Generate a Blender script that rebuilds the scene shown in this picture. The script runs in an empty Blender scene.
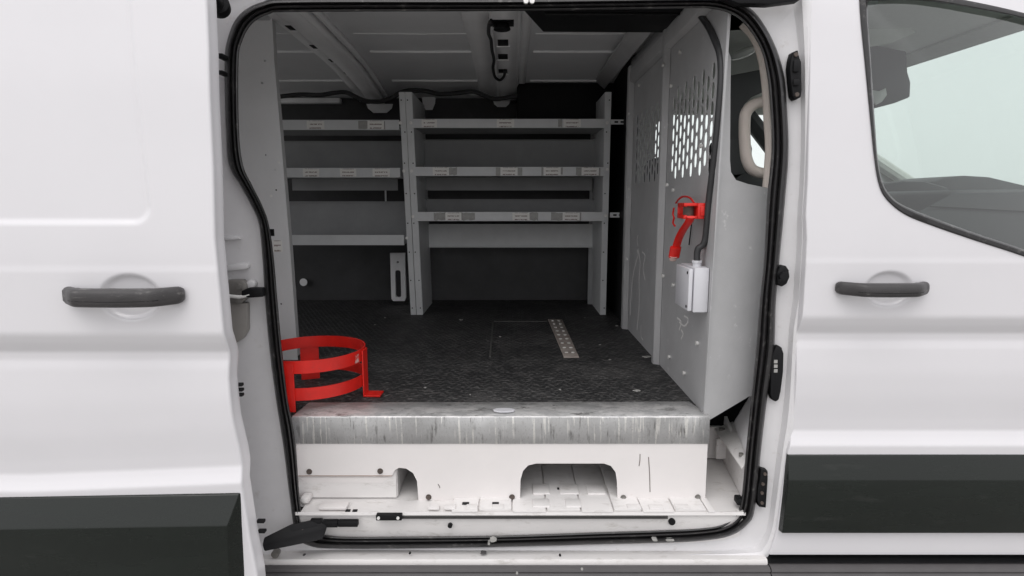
import bpy, bmesh, math, random
import numpy as np
from mathutils import Vector, Matrix
from mathutils.geometry import delaunay_2d_cdt
random.seed(4); R=math.radians
S=bpy.context.scene; COL=S.collection
# ---------------------------------------------------------------- camera
F=600.0; PITCH=math.atan(88/600); YC=-1.45; ZC=1.25
cd=bpy.data.cameras.new('camera'); cam=bpy.data.objects.new('camera',cd); COL.objects.link(cam)
cam.location=(0,YC,ZC); cam.rotation_euler=(math.pi/2-PITCH,0,0)
cd.sensor_width=36; cd.lens=F/1024*36; cd.clip_start=.02; cd.clip_end=500
S.camera=cam
# ---------------------------------------------------------------- light
W=bpy.data.worlds.new('World'); S.world=W; W.use_nodes=True
nt=W.node_tree; bg=nt.nodes['Background']
sky=nt.nodes.new('ShaderNodeTexSky'); sky.sky_type='NISHITA'; sky.sun_disc=False
SUN_EL,SUN_AZ=58,195
sky.sun_elevation=R(SUN_EL); sky.sun_rotation=R(SUN_AZ); sky.dust_density=6; sky.air_density=1.0; sky.ozone_density=1
hs=nt.nodes.new('ShaderNodeHueSaturation'); hs.inputs['Saturation'].default_value=.22
nt.links.new(sky.outputs[0],hs.inputs['Color']); oc=nt.nodes.new('ShaderNodeMix'); oc.data_type='RGBA'; oc.inputs['Factor'].default_value=.8      # even cloud cover over the clear sky
oc.inputs['B'].default_value=(8.6,8.55,8.75,1); nt.links.new(hs.outputs[0],oc.inputs['A'])
nt.links.new(oc.outputs['Result'],bg.inputs[0]); bg.inputs[1].default_value=.13
sd=bpy.data.lights.new('sun','SUN'); sd.energy=.6; sd.angle=R(50); sd.color=(1,.97,.94)
so=bpy.data.objects.new('sun',sd); COL.objects.link(so)
az=R(SUN_AZ); el=R(SUN_EL); sdir=Vector((math.sin(az)*math.cos(el),math.cos(az)*math.cos(el),math.sin(el)))
so.rotation_euler=sdir.to_track_quat('Z','Y').to_euler()
S.view_settings.view_transform='Standard'; S.view_settings.look='None'; S.view_settings.gamma=1
S.view_settings.exposure=.30
S.cycles.max_bounces=16; S.cycles.diffuse_bounces=10; S.cycles.transparent_max_bounces=12
# ---------------------------------------------------------------- pixel measuring helpers
cp,sp=math.cos(PITCH),math.sin(PITCH)
def ray(px,py):
    a=(px-512)/F; b=(288-py)/F; y=cp+b*sp; z=-sp+b*cp
    return a/y, z/y
def P(px,py,Y):
    """point of the place seen at a pixel of the photograph, on the upright plane Y (number or function of z)"""
    dx,dz=ray(px,py); y=Y(1.0) if callable(Y) else Y
    for _ in range(6):
        D=y-YC; z=ZC+dz*D
        if callable(Y): y=Y(z)
        else: break
    D=y-YC
    return Vector((dx*D,y,ZC+dz*D))
def PZ(px,py,Z):
    dx,dz=ray(px,py); D=(Z-ZC)/dz; return Vector((dx*D,YC+D,Z))
def PX(px,py,X):
    dx,dz=ray(px,py); D=X/dx; return Vector((X,YC+D,ZC+dz*D))
# ---------------------------------------------------------------- materials
def mat(name,col,rough=.5,metal=0,coat=0,noise=0,nscale=8,bump=0,bscale=60,spec=.5,dirt=None,stretch=None,rvar=0):
    m=bpy.data.materials.new(name); m.use_nodes=True; n=m.node_tree; b=n.nodes['Principled BSDF']
    b.inputs['Base Color'].default_value=(*col,1); b.inputs['Roughness'].default_value=rough; b.inputs['Metallic'].default_value=metal
    b.inputs['Coat Weight'].default_value=coat; b.inputs['Coat Roughness'].default_value=.08; b.inputs['Specular IOR Level'].default_value=spec
    g=n.nodes.new('ShaderNodeNewGeometry'); mp=n.nodes.new('ShaderNodeMapping'); n.links.new(g.outputs['Position'],mp.inputs[0])
    if stretch: mp.inputs['Scale'].default_value=stretch
    last=None
    if noise:
        t=n.nodes.new('ShaderNodeTexNoise'); t.inputs['Scale'].default_value=nscale; t.inputs['Detail'].default_value=8; t.inputs['Roughness'].default_value=.65
        n.links.new(mp.outputs[0],t.inputs['Vector'])
        r=n.nodes.new('ShaderNodeMapRange'); r.inputs[1].default_value=.3; r.inputs[2].default_value=.7; r.inputs[3].default_value=1-noise; r.inputs[4].default_value=1+noise*.6
        n.links.new(t.outputs[0],r.inputs[0])
        mx=n.nodes.new('ShaderNodeVectorMath'); mx.operation='SCALE'; mx.inputs[0].default_value=col; n.links.new(r.outputs[0],mx.inputs['Scale'])
        n.links.new(mx.outputs[0],b.inputs['Base Color']); last=mx.outputs[0]
        if rvar:
            r2=n.nodes.new('ShaderNodeMapRange'); r2.inputs[1].default_value=.3; r2.inputs[2].default_value=.7; r2.inputs[3].default_value=rough-rvar; r2.inputs[4].default_value=rough+rvar
            n.links.new(t.outputs[0],r2.inputs[0]); n.links.new(r2.outputs[0],b.inputs['Roughness'])
    if dirt:
        dc,ds,lo,hi,amt=dirt
        t=n.nodes.new('ShaderNodeTexNoise'); t.inputs['Scale'].default_value=ds; t.inputs['Detail'].default_value=10; t.inputs['Roughness'].default_value=.7
        n.links.new(mp.outputs[0],t.inputs['Vector'])
        r=n.nodes.new('ShaderNodeMapRange'); r.inputs[1].default_value=lo; r.inputs[2].default_value=hi; r.inputs[3].default_value=0; r.inputs[4].default_value=amt
        n.links.new(t.outputs[0],r.inputs[0])
        x=n.nodes.new('ShaderNodeMix'); x.data_type='RGBA'; x.inputs['B'].default_value=(*dc,1); n.links.new(r.outputs[0],x.inputs['Factor'])
        if last: n.links.new(last,x.inputs['A'])
        else: x.inputs['A'].default_value=(*col,1)
        n.links.new(x.outputs['Result'],b.inputs['Base Color']); last=x.outputs['Result']
    if bump:
        t=n.nodes.new('ShaderNodeTexNoise'); t.inputs['Scale'].default_value=bscale; t.inputs['Detail'].default_value=4
        n.links.new(g.outputs['Position'],t.inputs['Vector'])
        bp=n.nodes.new('ShaderNodeBump'); bp.inputs['Strength'].default_value=bump; bp.inputs['Distance'].default_value=.002
        n.links.new(t.outputs[0],bp.inputs['Height']); n.links.new(bp.outputs[0],b.inputs['Normal'])
    return m
M={}
M['paint']=mat('white_paint',(.675,.663,.683),.30,coat=.7,noise=.02,nscale=3,dirt=((.50,.48,.46),55,.71,.80,.35))
M['jamb']=mat('white_jamb_paint',(.68,.67,.68),.42,coat=.2,noise=.05,nscale=14,dirt=((.33,.29,.24),24,.60,.78,.5))
M['sillw']=mat('scuffed_sill_paint',(.72,.70,.69),.5,noise=.07,nscale=12,dirt=((.30,.27,.23),38,.55,.75,.55),stretch=(.45,1,1.3))
M['powder']=mat('white_powder_coat',(.74,.71,.70),.45,noise=.03,nscale=9,dirt=((.4,.28,.2),20,.66,.8,.6))
M['grey']=mat('grey_powder_coat',(.445,.445,.45),.5,noise=.09,nscale=7,bump=.15,bscale=400,dirt=((.78,.78,.77),26,.62,.72,.5))
M['shelf']=mat('grey_shelf_steel',(.66,.67,.675),.5,noise=.08,nscale=9,dirt=((.38,.38,.38),18,.64,.78,.5))
M['shelfback']=mat('grey_shelf_tray',(.31,.315,.32),.55,noise=.12,nscale=6)
M['roofm']=mat('painted_roof_steel',(.75,.755,.765),.5,noise=.05,nscale=5)
M['bow']=mat('roof_bow_steel',(.86,.86,.865),.5,noise=.06,nscale=9)
M['rubber']=mat('black_seal_rubber',(.022,.021,.022),.38,noise=.25,nscale=30,rvar=.08,dirt=((.22,.21,.20),45,.58,.72,.6))
M['blackp']=mat('black_plastic',(.008,.008,.009),.55,spec=.2,noise=.2,nscale=20,bump=.2,bscale=500)
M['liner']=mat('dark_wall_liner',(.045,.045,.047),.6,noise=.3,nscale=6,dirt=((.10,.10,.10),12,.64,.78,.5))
M['handle']=mat('worn_grey_handle_plastic',(.042,.039,.040),.42,noise=.35,nscale=25,bump=.25,bscale=300,dirt=((.22,.21,.20),35,.58,.72,.7),stretch=(.4,1,2))
M['mould']=mat('dark_moulding_plastic',(.005,.008,.006),.27,spec=.45,noise=.2,nscale=12,rvar=.05,dirt=((.05,.05,.048),20,.6,.8,.5),stretch=(.3,1,1.5))
M['rocker']=mat('grey_rocker_plastic',(.085,.08,.082),.5,noise=.12,nscale=15,dirt=((.3,.28,.26),30,.66,.76,.7))
M['red']=mat('red_paint',(.66,.016,.010),.38,noise=.22,nscale=10,bump=.15,bscale=200,dirt=((.30,.05,.04),45,.60,.74,.7))
M['panel']=mat('grey_panel_brightened',(.76,.76,.765),.5,noise=.05,nscale=6,dirt=((.4,.4,.4),22,.66,.76,.4))  # brightness put into the colour, as little light reaches the end panel
M['galv']=mat('zinc_bracket',(.26,.25,.235),.42,metal=.5,noise=.2,nscale=18)
M['bolt']=mat('zinc_bolt',(.85,.84,.82),.4,metal=.15,noise=.2,nscale=40)
M['rust']=mat('rusty_bolt',(.09,.07,.06),.7,noise=.3,nscale=60)
M['boxp']=mat('pale_grey_box_plastic',(.60,.60,.63),.45,noise=.04,nscale=20,dirt=((.3,.28,.27),25,.62,.78,.5))
M['cream']=mat('beige_trim_plastic',(.78,.70,.64),.5,noise=.05,nscale=15)
M['headl']=mat('grey_headliner_felt',(.66,.67,.64),.9,noise=.05,nscale=60)
M['dash']=mat('dark_dashboard',(.06,.062,.064),.55,noise=.1,nscale=20)
M['seat']=mat('charcoal_seat_cloth',(.035,.036,.038),.9,noise=.2,nscale=60)
M['pip']=mat('pinkish_plastic',(.75,.55,.5),.5)
M['lens']=mat('dome_lamp_lens',(.75,.76,.74),.2)
M['asphalt']=mat('pale_concrete',(.32,.315,.30),.85,noise=.3,nscale=3,bump=.6,bscale=120)
M['cable']=mat('black_cable',(.03,.03,.032),.5,noise=.2,nscale=30)
M['lamp']=mat('grey_lower_panel',(.27,.255,.24),.45,noise=.06,nscale=15)
# label with faint grey lines of print
def label_mat():
    m=mat('printed_paper_label',(.80,.79,.76),.6); n=m.node_tree; b=n.nodes['Principled BSDF']
    tc=n.nodes.new('ShaderNodeTexCoord'); sx=n.nodes.new('ShaderNodeSeparateXYZ'); n.links.new(tc.outputs['Generated'],sx.inputs[0])
    w=n.nodes.new('ShaderNodeMath'); w.operation='MULTIPLY'; w.inputs[1].default_value=14; n.links.new(sx.outputs['Z'],w.inputs[0])
    s=n.nodes.new('ShaderNodeMath'); s.operation='SINE'; n.links.new(w.outputs[0],s.inputs[0])
    g=n.nodes.new('ShaderNodeMath'); g.operation='GREATER_THAN'; g.inputs[1].default_value=.55; n.links.new(s.outputs[0],g.inputs[0])
    ns=n.nodes.new('ShaderNodeTexNoise'); ns.inputs['Scale'].default_value=170; ge=n.nodes.new('ShaderNodeNewGeometry'); n.links.new(ge.outputs['Position'],ns.inputs['Vector'])
    g2=n.nodes.new('ShaderNodeMath'); g2.operation='GREATER_THAN'; g2.inputs[1].default_value=.44; n.links.new(ns.outputs[0],g2.inputs[0])
    # keep a clean border
    ax=n.nodes.new('ShaderNodeMath'); ax.operation='SUBTRACT'; ax.inputs[1].default_value=.5; n.links.new(sx.outputs['X'],ax.inputs[0])
    ab=n.nodes.new('ShaderNodeMath'); ab.operation='ABSOLUTE'; n.links.new(ax.outputs[0],ab.inputs[0])
    lt=n.nodes.new('ShaderNodeMath'); lt.operation='LESS_THAN'; lt.inputs[1].default_value=.36; n.links.new(ab.outputs[0],lt.inputs[0])
    q=n.nodes.new('ShaderNodeMath'); q.operation='MULTIPLY'; n.links.new(g.outputs[0],q.inputs[0]); n.links.new(g2.outputs[0],q.inputs[1])
    q2=n.nodes.new('ShaderNodeMath'); q2.operation='MULTIPLY'; n.links.new(q.outputs[0],q2.inputs[0]); n.links.new(lt.outputs[0],q2.inputs[1])
    q3=n.nodes.new('ShaderNodeMath'); q3.operation='MULTIPLY'; q3.inputs[1].default_value=.75; n.links.new(q2.outputs[0],q3.inputs[0])
    x=n.nodes.new('ShaderNodeMix'); x.data_type='RGBA'; x.inputs['A'].default_value=(.82,.81,.78,1); x.inputs['B'].default_value=(.18,.1,.09,1)
    n.links.new(q3.outputs[0],x.inputs['Factor']); n.links.new(x.outputs['Result'],b.inputs['Base Color'])
    return m
M['label']=label_mat()
M['tape']=mat('torn_tape',(.36,.355,.34),.4,noise=.2,nscale=60)
M['cup']=M['paint']
# black ribbed floor mat
def floor_mat():
    m=mat('black_rubber_floor',(.022,.022,.023),.5); n=m.node_tree; b=n.nodes['Principled BSDF']; L=n.links
    g=n.nodes.new('ShaderNodeNewGeometry')
    def wave(rot):
        mp=n.nodes.new('ShaderNodeMapping'); mp.inputs['Rotation'].default_value=(0,0,R(rot)); mp.inputs['Scale'].default_value=(1,1,1); L.new(g.outputs['Position'],mp.inputs[0])
        s=n.nodes.new('ShaderNodeSeparateXYZ'); L.new(mp.outputs[0],s.inputs[0])
        return s
    s=wave(45)
    def frac(o,k,off=0):
        a=n.nodes.new('ShaderNodeMath'); a.operation='MULTIPLY_ADD'; a.inputs[1].default_value=k; a.inputs[2].default_value=off; L.new(o,a.inputs[0])
        f=n.nodes.new('ShaderNodeMath'); f.operation='SINE'; L.new(a.outputs[0],f.inputs[0]); return f.outputs[0]
    def mul(a,c):
        q=n.nodes.new('ShaderNodeMath'); q.operation='MULTIPLY'; L.new(a,q.inputs[0]); L.new(c,q.inputs[1]); return q.outputs[0]
    # alternating tread lozenges: product of sines at two pitches in the two diagonals
    a=mul(frac(s.outputs[0],300),frac(s.outputs[1],105)); c=mul(frac(s.outputs[0],105),frac(s.outputs[1],300))
    mxm=n.nodes.new('ShaderNodeMath'); mxm.operation='MAXIMUM'; L.new(a,mxm.inputs[0]); L.new(c,mxm.inputs[1])
    sm=n.nodes.new('ShaderNodeMapRange'); sm.inputs[1].default_value=.25; sm.inputs[2].default_value=.8; L.new(mxm.outputs[0],sm.inputs[0])
    n1=n.nodes.new('ShaderNodeTexNoise'); n1.inputs['Scale'].default_value=5; n1.inputs['Detail'].default_value=10; n1.inputs['Roughness'].default_value=.7; L.new(g.outputs['Position'],n1.inputs['Vector'])
    bp=n.nodes.new('ShaderNodeBump'); bp.inputs['Strength'].default_value=1; bp.inputs['Distance'].default_value=.003; L.new(sm.outputs[0],bp.inputs['Height']); L.new(bp.outputs[0],b.inputs['Normal'])
    rr=n.nodes.new('ShaderNodeMapRange'); rr.inputs[1].default_value=.35; rr.inputs[2].default_value=.65; rr.inputs[3].default_value=.5; rr.inputs[4].default_value=.75; L.new(n1.outputs[0],rr.inputs[0]); L.new(rr.outputs[0],b.inputs['Roughness'])
    # dust in patches plus fine scratches
    d=n.nodes.new('ShaderNodeMapRange'); d.inputs[1].default_value=.50; d.inputs[2].default_value=.85; d.inputs[3].default_value=0; d.inputs[4].default_value=.35; L.new(n1.outputs[0],d.inputs[0])
    n2=n.nodes.new('ShaderNodeTexNoise'); n2.inputs['Scale'].default_value=90; n2.inputs['Detail'].default_value=3
    mp2=n.nodes.new('ShaderNodeMapping'); mp2.inputs['Rotation'].default_value=(0,0,R(35)); mp2.inputs['Scale'].default_value=(.25,1.4,1); L.new(g.outputs['Position'],mp2.inputs[0]); L.new(mp2.outputs[0],n2.inputs['Vector'])
    d2=n.nodes.new('ShaderNodeMapRange'); d2.inputs[1].default_value=.56; d2.inputs[2].default_value=.74; d2.inputs[3].default_value=0; d2.inputs[4].default_value=.6; L.new(n2.outputs[0],d2.inputs[0])
    ad=n.nodes.new('ShaderNodeMath'); ad.operation='ADD'; ad.use_clamp=True; L.new(d.outputs[0],ad.inputs[0]); L.new(d2.outputs[0],ad.inputs[1])
    x=n.nodes.new('ShaderNodeMix'); x.data_type='RGBA'; x.inputs['A'].default_value=(.018,.018,.019,1); x.inputs['B'].default_value=(.22,.21,.205,1); L.new(ad.outputs[0],x.inputs['Factor']); # worn tops of the tread
    wn=n.nodes.new('ShaderNodeTexNoise'); wn.inputs['Scale'].default_value=28; wn.inputs['Detail'].default_value=6; L.new(g.outputs['Position'],wn.inputs['Vector'])
    wr=n.nodes.new('ShaderNodeMapRange'); wr.inputs[1].default_value=.40; wr.inputs[2].default_value=.68; wr.inputs[3].default_value=.05; wr.inputs[4].default_value=.95; L.new(wn.outputs[0],wr.inputs[0])
    wm=mul(wr.outputs[0],sm.outputs[0])
    y=n.nodes.new('ShaderNodeMix'); y.data_type='RGBA'; y.inputs['B'].default_value=(.115,.113,.11,1); L.new(wm,y.inputs['Factor']); L.new(x.outputs['Result'],y.inputs['A']); L.new(y.outputs['Result'],b.inputs['Base Color'])
    return m
M['floor']=floor_mat()
# aluminium with dried water runs (down the front) and smeared scuffs (on the top)
def alu_mat():
    m=mat('streaked_aluminium',(.5,.5,.5),.4,metal=.35); n=m.node_tree; b=n.nodes['Principled BSDF']; L=n.links
    g=n.nodes.new('ShaderNodeNewGeometry'); sn=n.nodes.new('ShaderNodeSeparateXYZ'); L.new(g.outputs['Normal'],sn.inputs[0])
    def tex(scale,sc,det=8,rg=.65):
        mp=n.nodes.new('ShaderNodeMapping'); mp.inputs['Scale'].default_value=sc; L.new(g.outputs['Position'],mp.inputs[0])
        t=n.nodes.new('ShaderNodeTexNoise'); t.inputs['Scale'].default_value=scale; t.inputs['Detail'].default_value=det; t.inputs['Roughness'].default_value=rg; L.new(mp.outputs[0],t.inputs['Vector']); return t.outputs[0]
    def rng(o,a,c,d,e):
        r=n.nodes.new('ShaderNodeMapRange'); r.inputs[1].default_value=a; r.inputs[2].default_value=c; r.inputs[3].default_value=d; r.inputs[4].default_value=e; L.new(o,r.inputs[0]); return r.outputs[0]
    def mix(f,A,B):
        x=n.nodes.new('ShaderNodeMix'); x.data_type='RGBA'; L.new(f,x.inputs['Factor'])
        for k,v in (('A',A),('B',B)):
            if isinstance(v,tuple): x.inputs[k].default_value=(*v,1)
            else: L.new(v,x.inputs[k])
        return x.outputs['Result']
    base=mix(rng(tex(7,(1,1,1)),.35,.65,0,1),(.47,.47,.47),(.62,.62,.62))
    def mulv(a,c):
        q=n.nodes.new('ShaderNodeMath'); q.operation='MULTIPLY'; L.new(a,q.inputs[0]); L.new(c,q.inputs[1]); return q.outputs[0]
    where=rng(tex(14,(1,1,1.6),4),.38,.50,.2,1)
    runs=mix(mulv(where,rng(tex(110,(1,1,.06),2,.5),.575,.61,0,.9)),base,(.80,.79,.76))
    where2=rng(tex(12,(1,1,.8),4),.45,.58,0,1)
    runs=mix(mulv(where2,rng(tex(85,(1,1,.12),4,.65),.56,.62,0,.85)),runs,(.17,.165,.16))
    runs=mix(rng(tex(260,(1,1,.6),6,.8),.55,.64,0,.5),runs,(.25,.24,.23))
    scuf=mix(rng(tex(22,(.5,1,1),9,.75),.44,.56,0,.85),base,(.82,.81,.80))
    scuf=mix(rng(tex(35,(.35,1,1),9,.8),.56,.62,0,.8),scuf,(.13,.125,.12))
    up=n.nodes.new('ShaderNodeMath'); up.operation='GREATER_THAN'; up.inputs[1].default_value=.6; L.new(sn.outputs['Z'],up.inputs[0])
    L.new(mix(up.outputs[0],runs,scuf),b.inputs['Base Color'])
    L.new(rng(tex(30,(1,1,.3)),.3,.7,.25,.6),b.inputs['Roughness'])
    return m
M['alu']=alu_mat()
def glass_mat(name,tint,refl=.08,edge=.9):
    m=bpy.data.materials.new(name); m.use_nodes=True; n=m.node_tree; n.nodes.clear()
    o=n.nodes.new('ShaderNodeOutputMaterial'); t=n.nodes.new('ShaderNodeBsdfTransparent'); t.inputs[0].default_value=(*tint,1)
    gl=n.nodes.new('ShaderNodeBsdfGlossy'); gl.inputs['Roughness'].default_value=.01; gl.inputs['Color'].default_value=(1,1,1,1)
    fr=n.nodes.new('ShaderNodeLayerWeight'); fr.inputs[0].default_value=.25
    mr=n.nodes.new('ShaderNodeMapRange'); mr.inputs[3].default_value=refl; mr.inputs[4].default_value=edge
    mx=n.nodes.new('ShaderNodeMixShader'); n.links.new(fr.outputs['Fresnel'],mr.inputs[0]); n.links.new(mr.outputs[0],mx.inputs[0])
    n.links.new(t.outputs[0],mx.inputs[1]); n.links.new(gl.outputs[0],mx.inputs[2]); n.links.new(mx.outputs[0],o.inputs[0]); return m
M['glass']=glass_mat('green_tinted_glass',(.72,.785,.755),.06)
M['glass2']=glass_mat('clear_tinted_glass',(.90,.93,.915),.01,.12)
# ---------------------------------------------------------------- object helpers
WORLDPOS={}
def finish(name,me,m,parent=None,label=None,smooth=True,ang=35,keep=False):
    if smooth:
        me.shade_smooth()
        try: me.set_sharp_from_angle(angle=R(ang))
        except Exception: pass
    co=np.empty(len(me.vertices)*3); me.vertices.foreach_get('co',co); co=co.reshape(-1,3)
    c=(co.min(0)+co.max(0))/2
    if parent is None: c=np.array([c[0],c[1],co[:,2].min()])
    me.vertices.foreach_set('co',(co-c).ravel()); me.update()
    o=bpy.data.objects.new(name,me); COL.objects.link(o)
    c=Vector(c); WORLDPOS[o.name]=c
    if m: me.materials.append(m)
    if parent: o.parent=parent; o.location=c-WORLDPOS[parent.name]
    else: o.location=c
    if label: o['label']=label
    return o
class MB:
    def __init__(s): s.bm=bmesh.new()
    def box(s,x0,x1,y0,y1,z0,z1,bev=0):
        b=bmesh.new(); bmesh.ops.create_cube(b,size=1)
        for v in b.verts: v.co=Vector(((x0+x1)/2+v.co.x*(x1-x0),(y0+y1)/2+v.co.y*(y1-y0),(z0+z1)/2+v.co.z*(z1-z0)))
        if bev: bmesh.ops.bevel(b,geom=b.edges[:],offset=bev,segments=2,affect='EDGES',profile=.5)
        return s.add(b)
    def add(s,b,mx=None):
        if mx is not None: b.transform(mx)
        me=bpy.data.meshes.new('t'); b.to_mesh(me); b.free(); s.bm.from_mesh(me); bpy.data.meshes.remove(me); return s
    def hexa(s,bot,top,bev=0):
        """prism between two polygons of the same point count"""
        b=bmesh.new(); A=[b.verts.new(p) for p in bot]; B=[b.verts.new(p) for p in top]; n=len(A)
        b.faces.new(A[::-1]); b.faces.new(B)
        for i in range(n): b.faces.new((A[i],A[(i+1)%n],B[(i+1)%n],B[i]))
        bmesh.ops.recalc_face_normals(b,faces=b.faces)
        if bev: bmesh.ops.bevel(b,geom=b.edges[:],offset=bev,segments=2,affect='EDGES',profile=.5)
        return s.add(b)
    def prism(s,pts,vec,bev=0):
        v=Vector(vec); return s.hexa([Vector(p) for p in pts],[Vector(p)+v for p in pts],bev)
    def tube(s,pts,r,seg=10,closed=False,flat=None):
        pts=[Vector(p) for p in pts]; b=bmesh.new(); rings=[]; n=len(pts)
        up=Vector((0,0,1)); prev=None
        for i,p in enumerate(pts):
            if closed: t=pts[(i+1)%n]-pts[i-1]
            else: t=pts[min(i+1,n-1)]-pts[max(i-1,0)]
            t.normalize()
            if prev is None:
                a=up if abs(t.dot(up))<.9 else Vector((1,0,0)); u=t.cross(a).normalized()
            else: u=(prev-t*prev.dot(t)).normalized()
            prev=u; w=t.cross(u); rr=r[i] if isinstance(r,(list,tuple)) else r; r2=rr*(flat or 1)
            rings.append([b.verts.new(p+u*math.cos(2*math.pi*k/seg)*rr+w*math.sin(2*math.pi*k/seg)*r2) for k in range(seg)])
        for i in range(n if closed else n-1):
            A=rings[i]; B=rings[(i+1)%n]
            for k in range(seg): b.faces.new((A[k],A[(k+1)%seg],B[(k+1)%seg],B[k]))
        if not closed: b.faces.new(rings[0][::-1]); b.faces.new(rings[-1])
        bmesh.ops.recalc_face_normals(b,faces=b.faces); return s.add(b)
    def cyl(s,c,axis,r,h,seg=20,r2=None,bev=0):
        b=bmesh.new(); bmesh.ops.create_cone(b,cap_ends=True,segments=seg,radius1=r,radius2=r if r2 is None else r2,depth=h)
        if bev: bmesh.ops.bevel(b,geom=[e for e in b.edges if len(e.link_faces)==2 and any(len(f.verts)>4 for f in e.link_faces)],offset=bev,segments=2,affect='EDGES',profile=.5)
        q=Vector(axis).normalized().to_track_quat('Z','Y').to_matrix().to_4x4()
        return s.add(b,Matrix.Translation(Vector(c))@q)
    def build(s,name,m,parent=None,label=None,ang=35,smooth=True):
        me=bpy.data.meshes.new(name); s.bm.to_mesh(me); s.bm.free()
        return finish(name,me,m,parent,label,smooth,ang)
def raw(name,verts,faces,m,parent=None,label=None,ang=35,flip=False,recalc=False):
    me=bpy.data.meshes.new(name); me.from_pydata([tuple(v) for v in verts],[],faces); me.update()
    if recalc or flip:
        b=bmesh.new(); b.from_mesh(me)
        if recalc: bmesh.ops.recalc_face_normals(b,faces=b.faces)
        if flip: bmesh.ops.reverse_faces(b,faces=b.faces)
        b.to_mesh(me); b.free()
    return finish(name,me,m,parent,label,True,ang)
def empty(name,loc,label,cat,group=None):
    o=bpy.data.objects.new(name,None); COL.objects.link(o); o.location=loc; o.empty_display_size=.1
    WORLDPOS[o.name]=Vector(loc); o['label']=label; o['category']=cat
    if group: o['group']=group
    return o
def tag(o,label,cat,group=None):
    o['label']=label; o['category']=cat
    if group: o['group']=group
def smoothcurve(pts,n=8,closed=True):
    out=[]; N=len(pts); rngc=range(N) if closed else range(N-1)
    for i in rngc:
        if closed: p0,p1,p2,p3=[np.array(pts[(i+k)%N],float) for k in (-1,0,1,2)]
        else: p0,p1,p2,p3=[np.array(pts[min(max(i+k,0),N-1)],float) for k in (-1,0,1,2)]
        for j in range(n):
            t=j/n; out.append(.5*((2*p1)+(-p0+p2)*t+(2*p0-5*p1+4*p2-p3)*t*t+(-p0+3*p1-3*p2+p3)*t**3))
    if not closed: out.append(np.array(pts[-1],float))
    return out
def polar(curve,c,angs):
    """radius of a closed curve seen from c at each angle"""
    P0=np.array(curve)-np.array(c); P1=np.roll(P0,-1,0); res=[]
    for a in angs:
        d=np.array([math.cos(a),math.sin(a)]); E=P1-P0
        den=d[0]*(-E[:,1])+d[1]*E[:,0]; den=np.where(abs(den)<1e-9,1e-9,den)
        t=(P0[:,0]*(-E[:,1])+P0[:,1]*E[:,0])/den; u=(d[0]*P0[:,1]-d[1]*P0[:,0])/den
        ok=(t>0)&(u>=-1e-6)&(u<=1+1e-6); res.append(t[ok].max() if ok.any() else t[t>0].min())
    return np.array([[c[0]+r*math.cos(a),c[1]+r*math.sin(a)] for r,a in zip(res,angs)])
def cdt_sheet(name,outer,holes,to3d,m,parent,thick=None,label=None,grid=None):
    """flat sheet with holes in a 2D frame, mapped to the place by to3d"""
    vs=[Vector(p) for p in outer]; fs=[list(range(len(outer)))]
    k=len(vs)
    for h in holes: vs+= [Vector(p) for p in h]; fs.append(list(range(k,k+len(h)))); k+=len(h)
    V,E,Fc,ov,oe,of=delaunay_2d_cdt(vs,[],fs,0,1e-6)
    keep=[f for f,src in zip(Fc,of) if src and all(q==0 for q in src)]
    me=bpy.data.meshes.new(name); me.from_pydata([tuple(to3d(p)) for p in V],[],[list(f) for f in keep]); me.update()
    b=bmesh.new(); b.from_mesh(me)
    bmesh.ops.delete(b,geom=[v for v in b.verts if not v.link_faces],context='VERTS')
    if thick:
        r=bmesh.ops.extrude_face_region(b,geom=b.faces[:])
        bmesh.ops.translate(b,verts=[v for v in r['geom'] if isinstance(v,bmesh.types.BMVert)],vec=Vector(thick))
    bmesh.ops.recalc_face_normals(b,faces=b.faces)
    b.to_mesh(me); b.free()
    return finish(name,me,m,parent,label,False)
def rrect(x0,x1,y0,y1,r,n=4):
    pts=[]
    for cx,cy,a in ((x1-r,y1-r,0),(x0+r,y1-r,90),(x0+r,y0+r,180),(x1-r,y0+r,270)):
        for k in range(n+1): t=R(a+90*k/n); pts.append((cx+r*math.cos(t),cy+r*math.sin(t)))
    return pts
def sstep(a,b,x): t=np.clip((x-a)/(b-a),0,1); return t*t*(3-2*t)
# ---------------------------------------------------------------- the ground
g=MB(); g.bm.from_mesh  # ground sheet
b=bmesh.new(); bmesh.ops.create_grid(b,x_segments=20,y_segments=20,size=200); g.add(b)
o=g.build('ground',M['asphalt']); o['kind']='structure'
# ---------------------------------------------------------------- the van
van=empty('cargo_van',(0,1.0,0),'white cargo van with its side door slid open onto an empty shelved load space','van')
# outer skin section, y offset against height (minus is towards the camera)
KN=[(0.20,.03),(0.30,.012),(.335,.004),(.40,.002),(.60,.002),(.632,.000),(.640,.004),(.652,.009),(.668,.014),(.70,.012),(.76,.006),(.82,.004),(.88,.008),(.905,.012),(.922,.011),(.945,-.002),(.962,-.010),(.970,-.012),(1.06,-.0105),(1.10,-.0100),(1.112,-.0088),(1.18,-.006),(1.30,.0),(1.50,.012),(1.70,.035),(1.80,.06),(1.9,.12)]
kz=np.array([k[0] for k in KN]); ky=np.array([k[1] for k in KN])
zz=np.linspace(.2,1.9,1701); yy=np.interp(zz,kz,ky); kern=np.hanning(15); kern/=kern.sum()
yy=np.convolve(np.pad(yy,7,mode='edge'),kern,'valid')
def wide(n):
    k=np.hanning(n); k/=k.sum(); return np.convolve(np.pad(yy,n//2,mode='edge'),k,'valid')
def _ss(a,b,x): t=np.clip((x-a)/(b-a),0,1); return t*t*(3-2*t)
w1=_ss(1.16,1.24,zz); w2=_ss(.69,.73,zz)*(1-_ss(.86,.90,zz)); yy=yy*(1-w1-w2)+wide(181)*w1+wide(61)*w2
def skin(z): return np.interp(z,zz,yy)
DOORY=-.185
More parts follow.
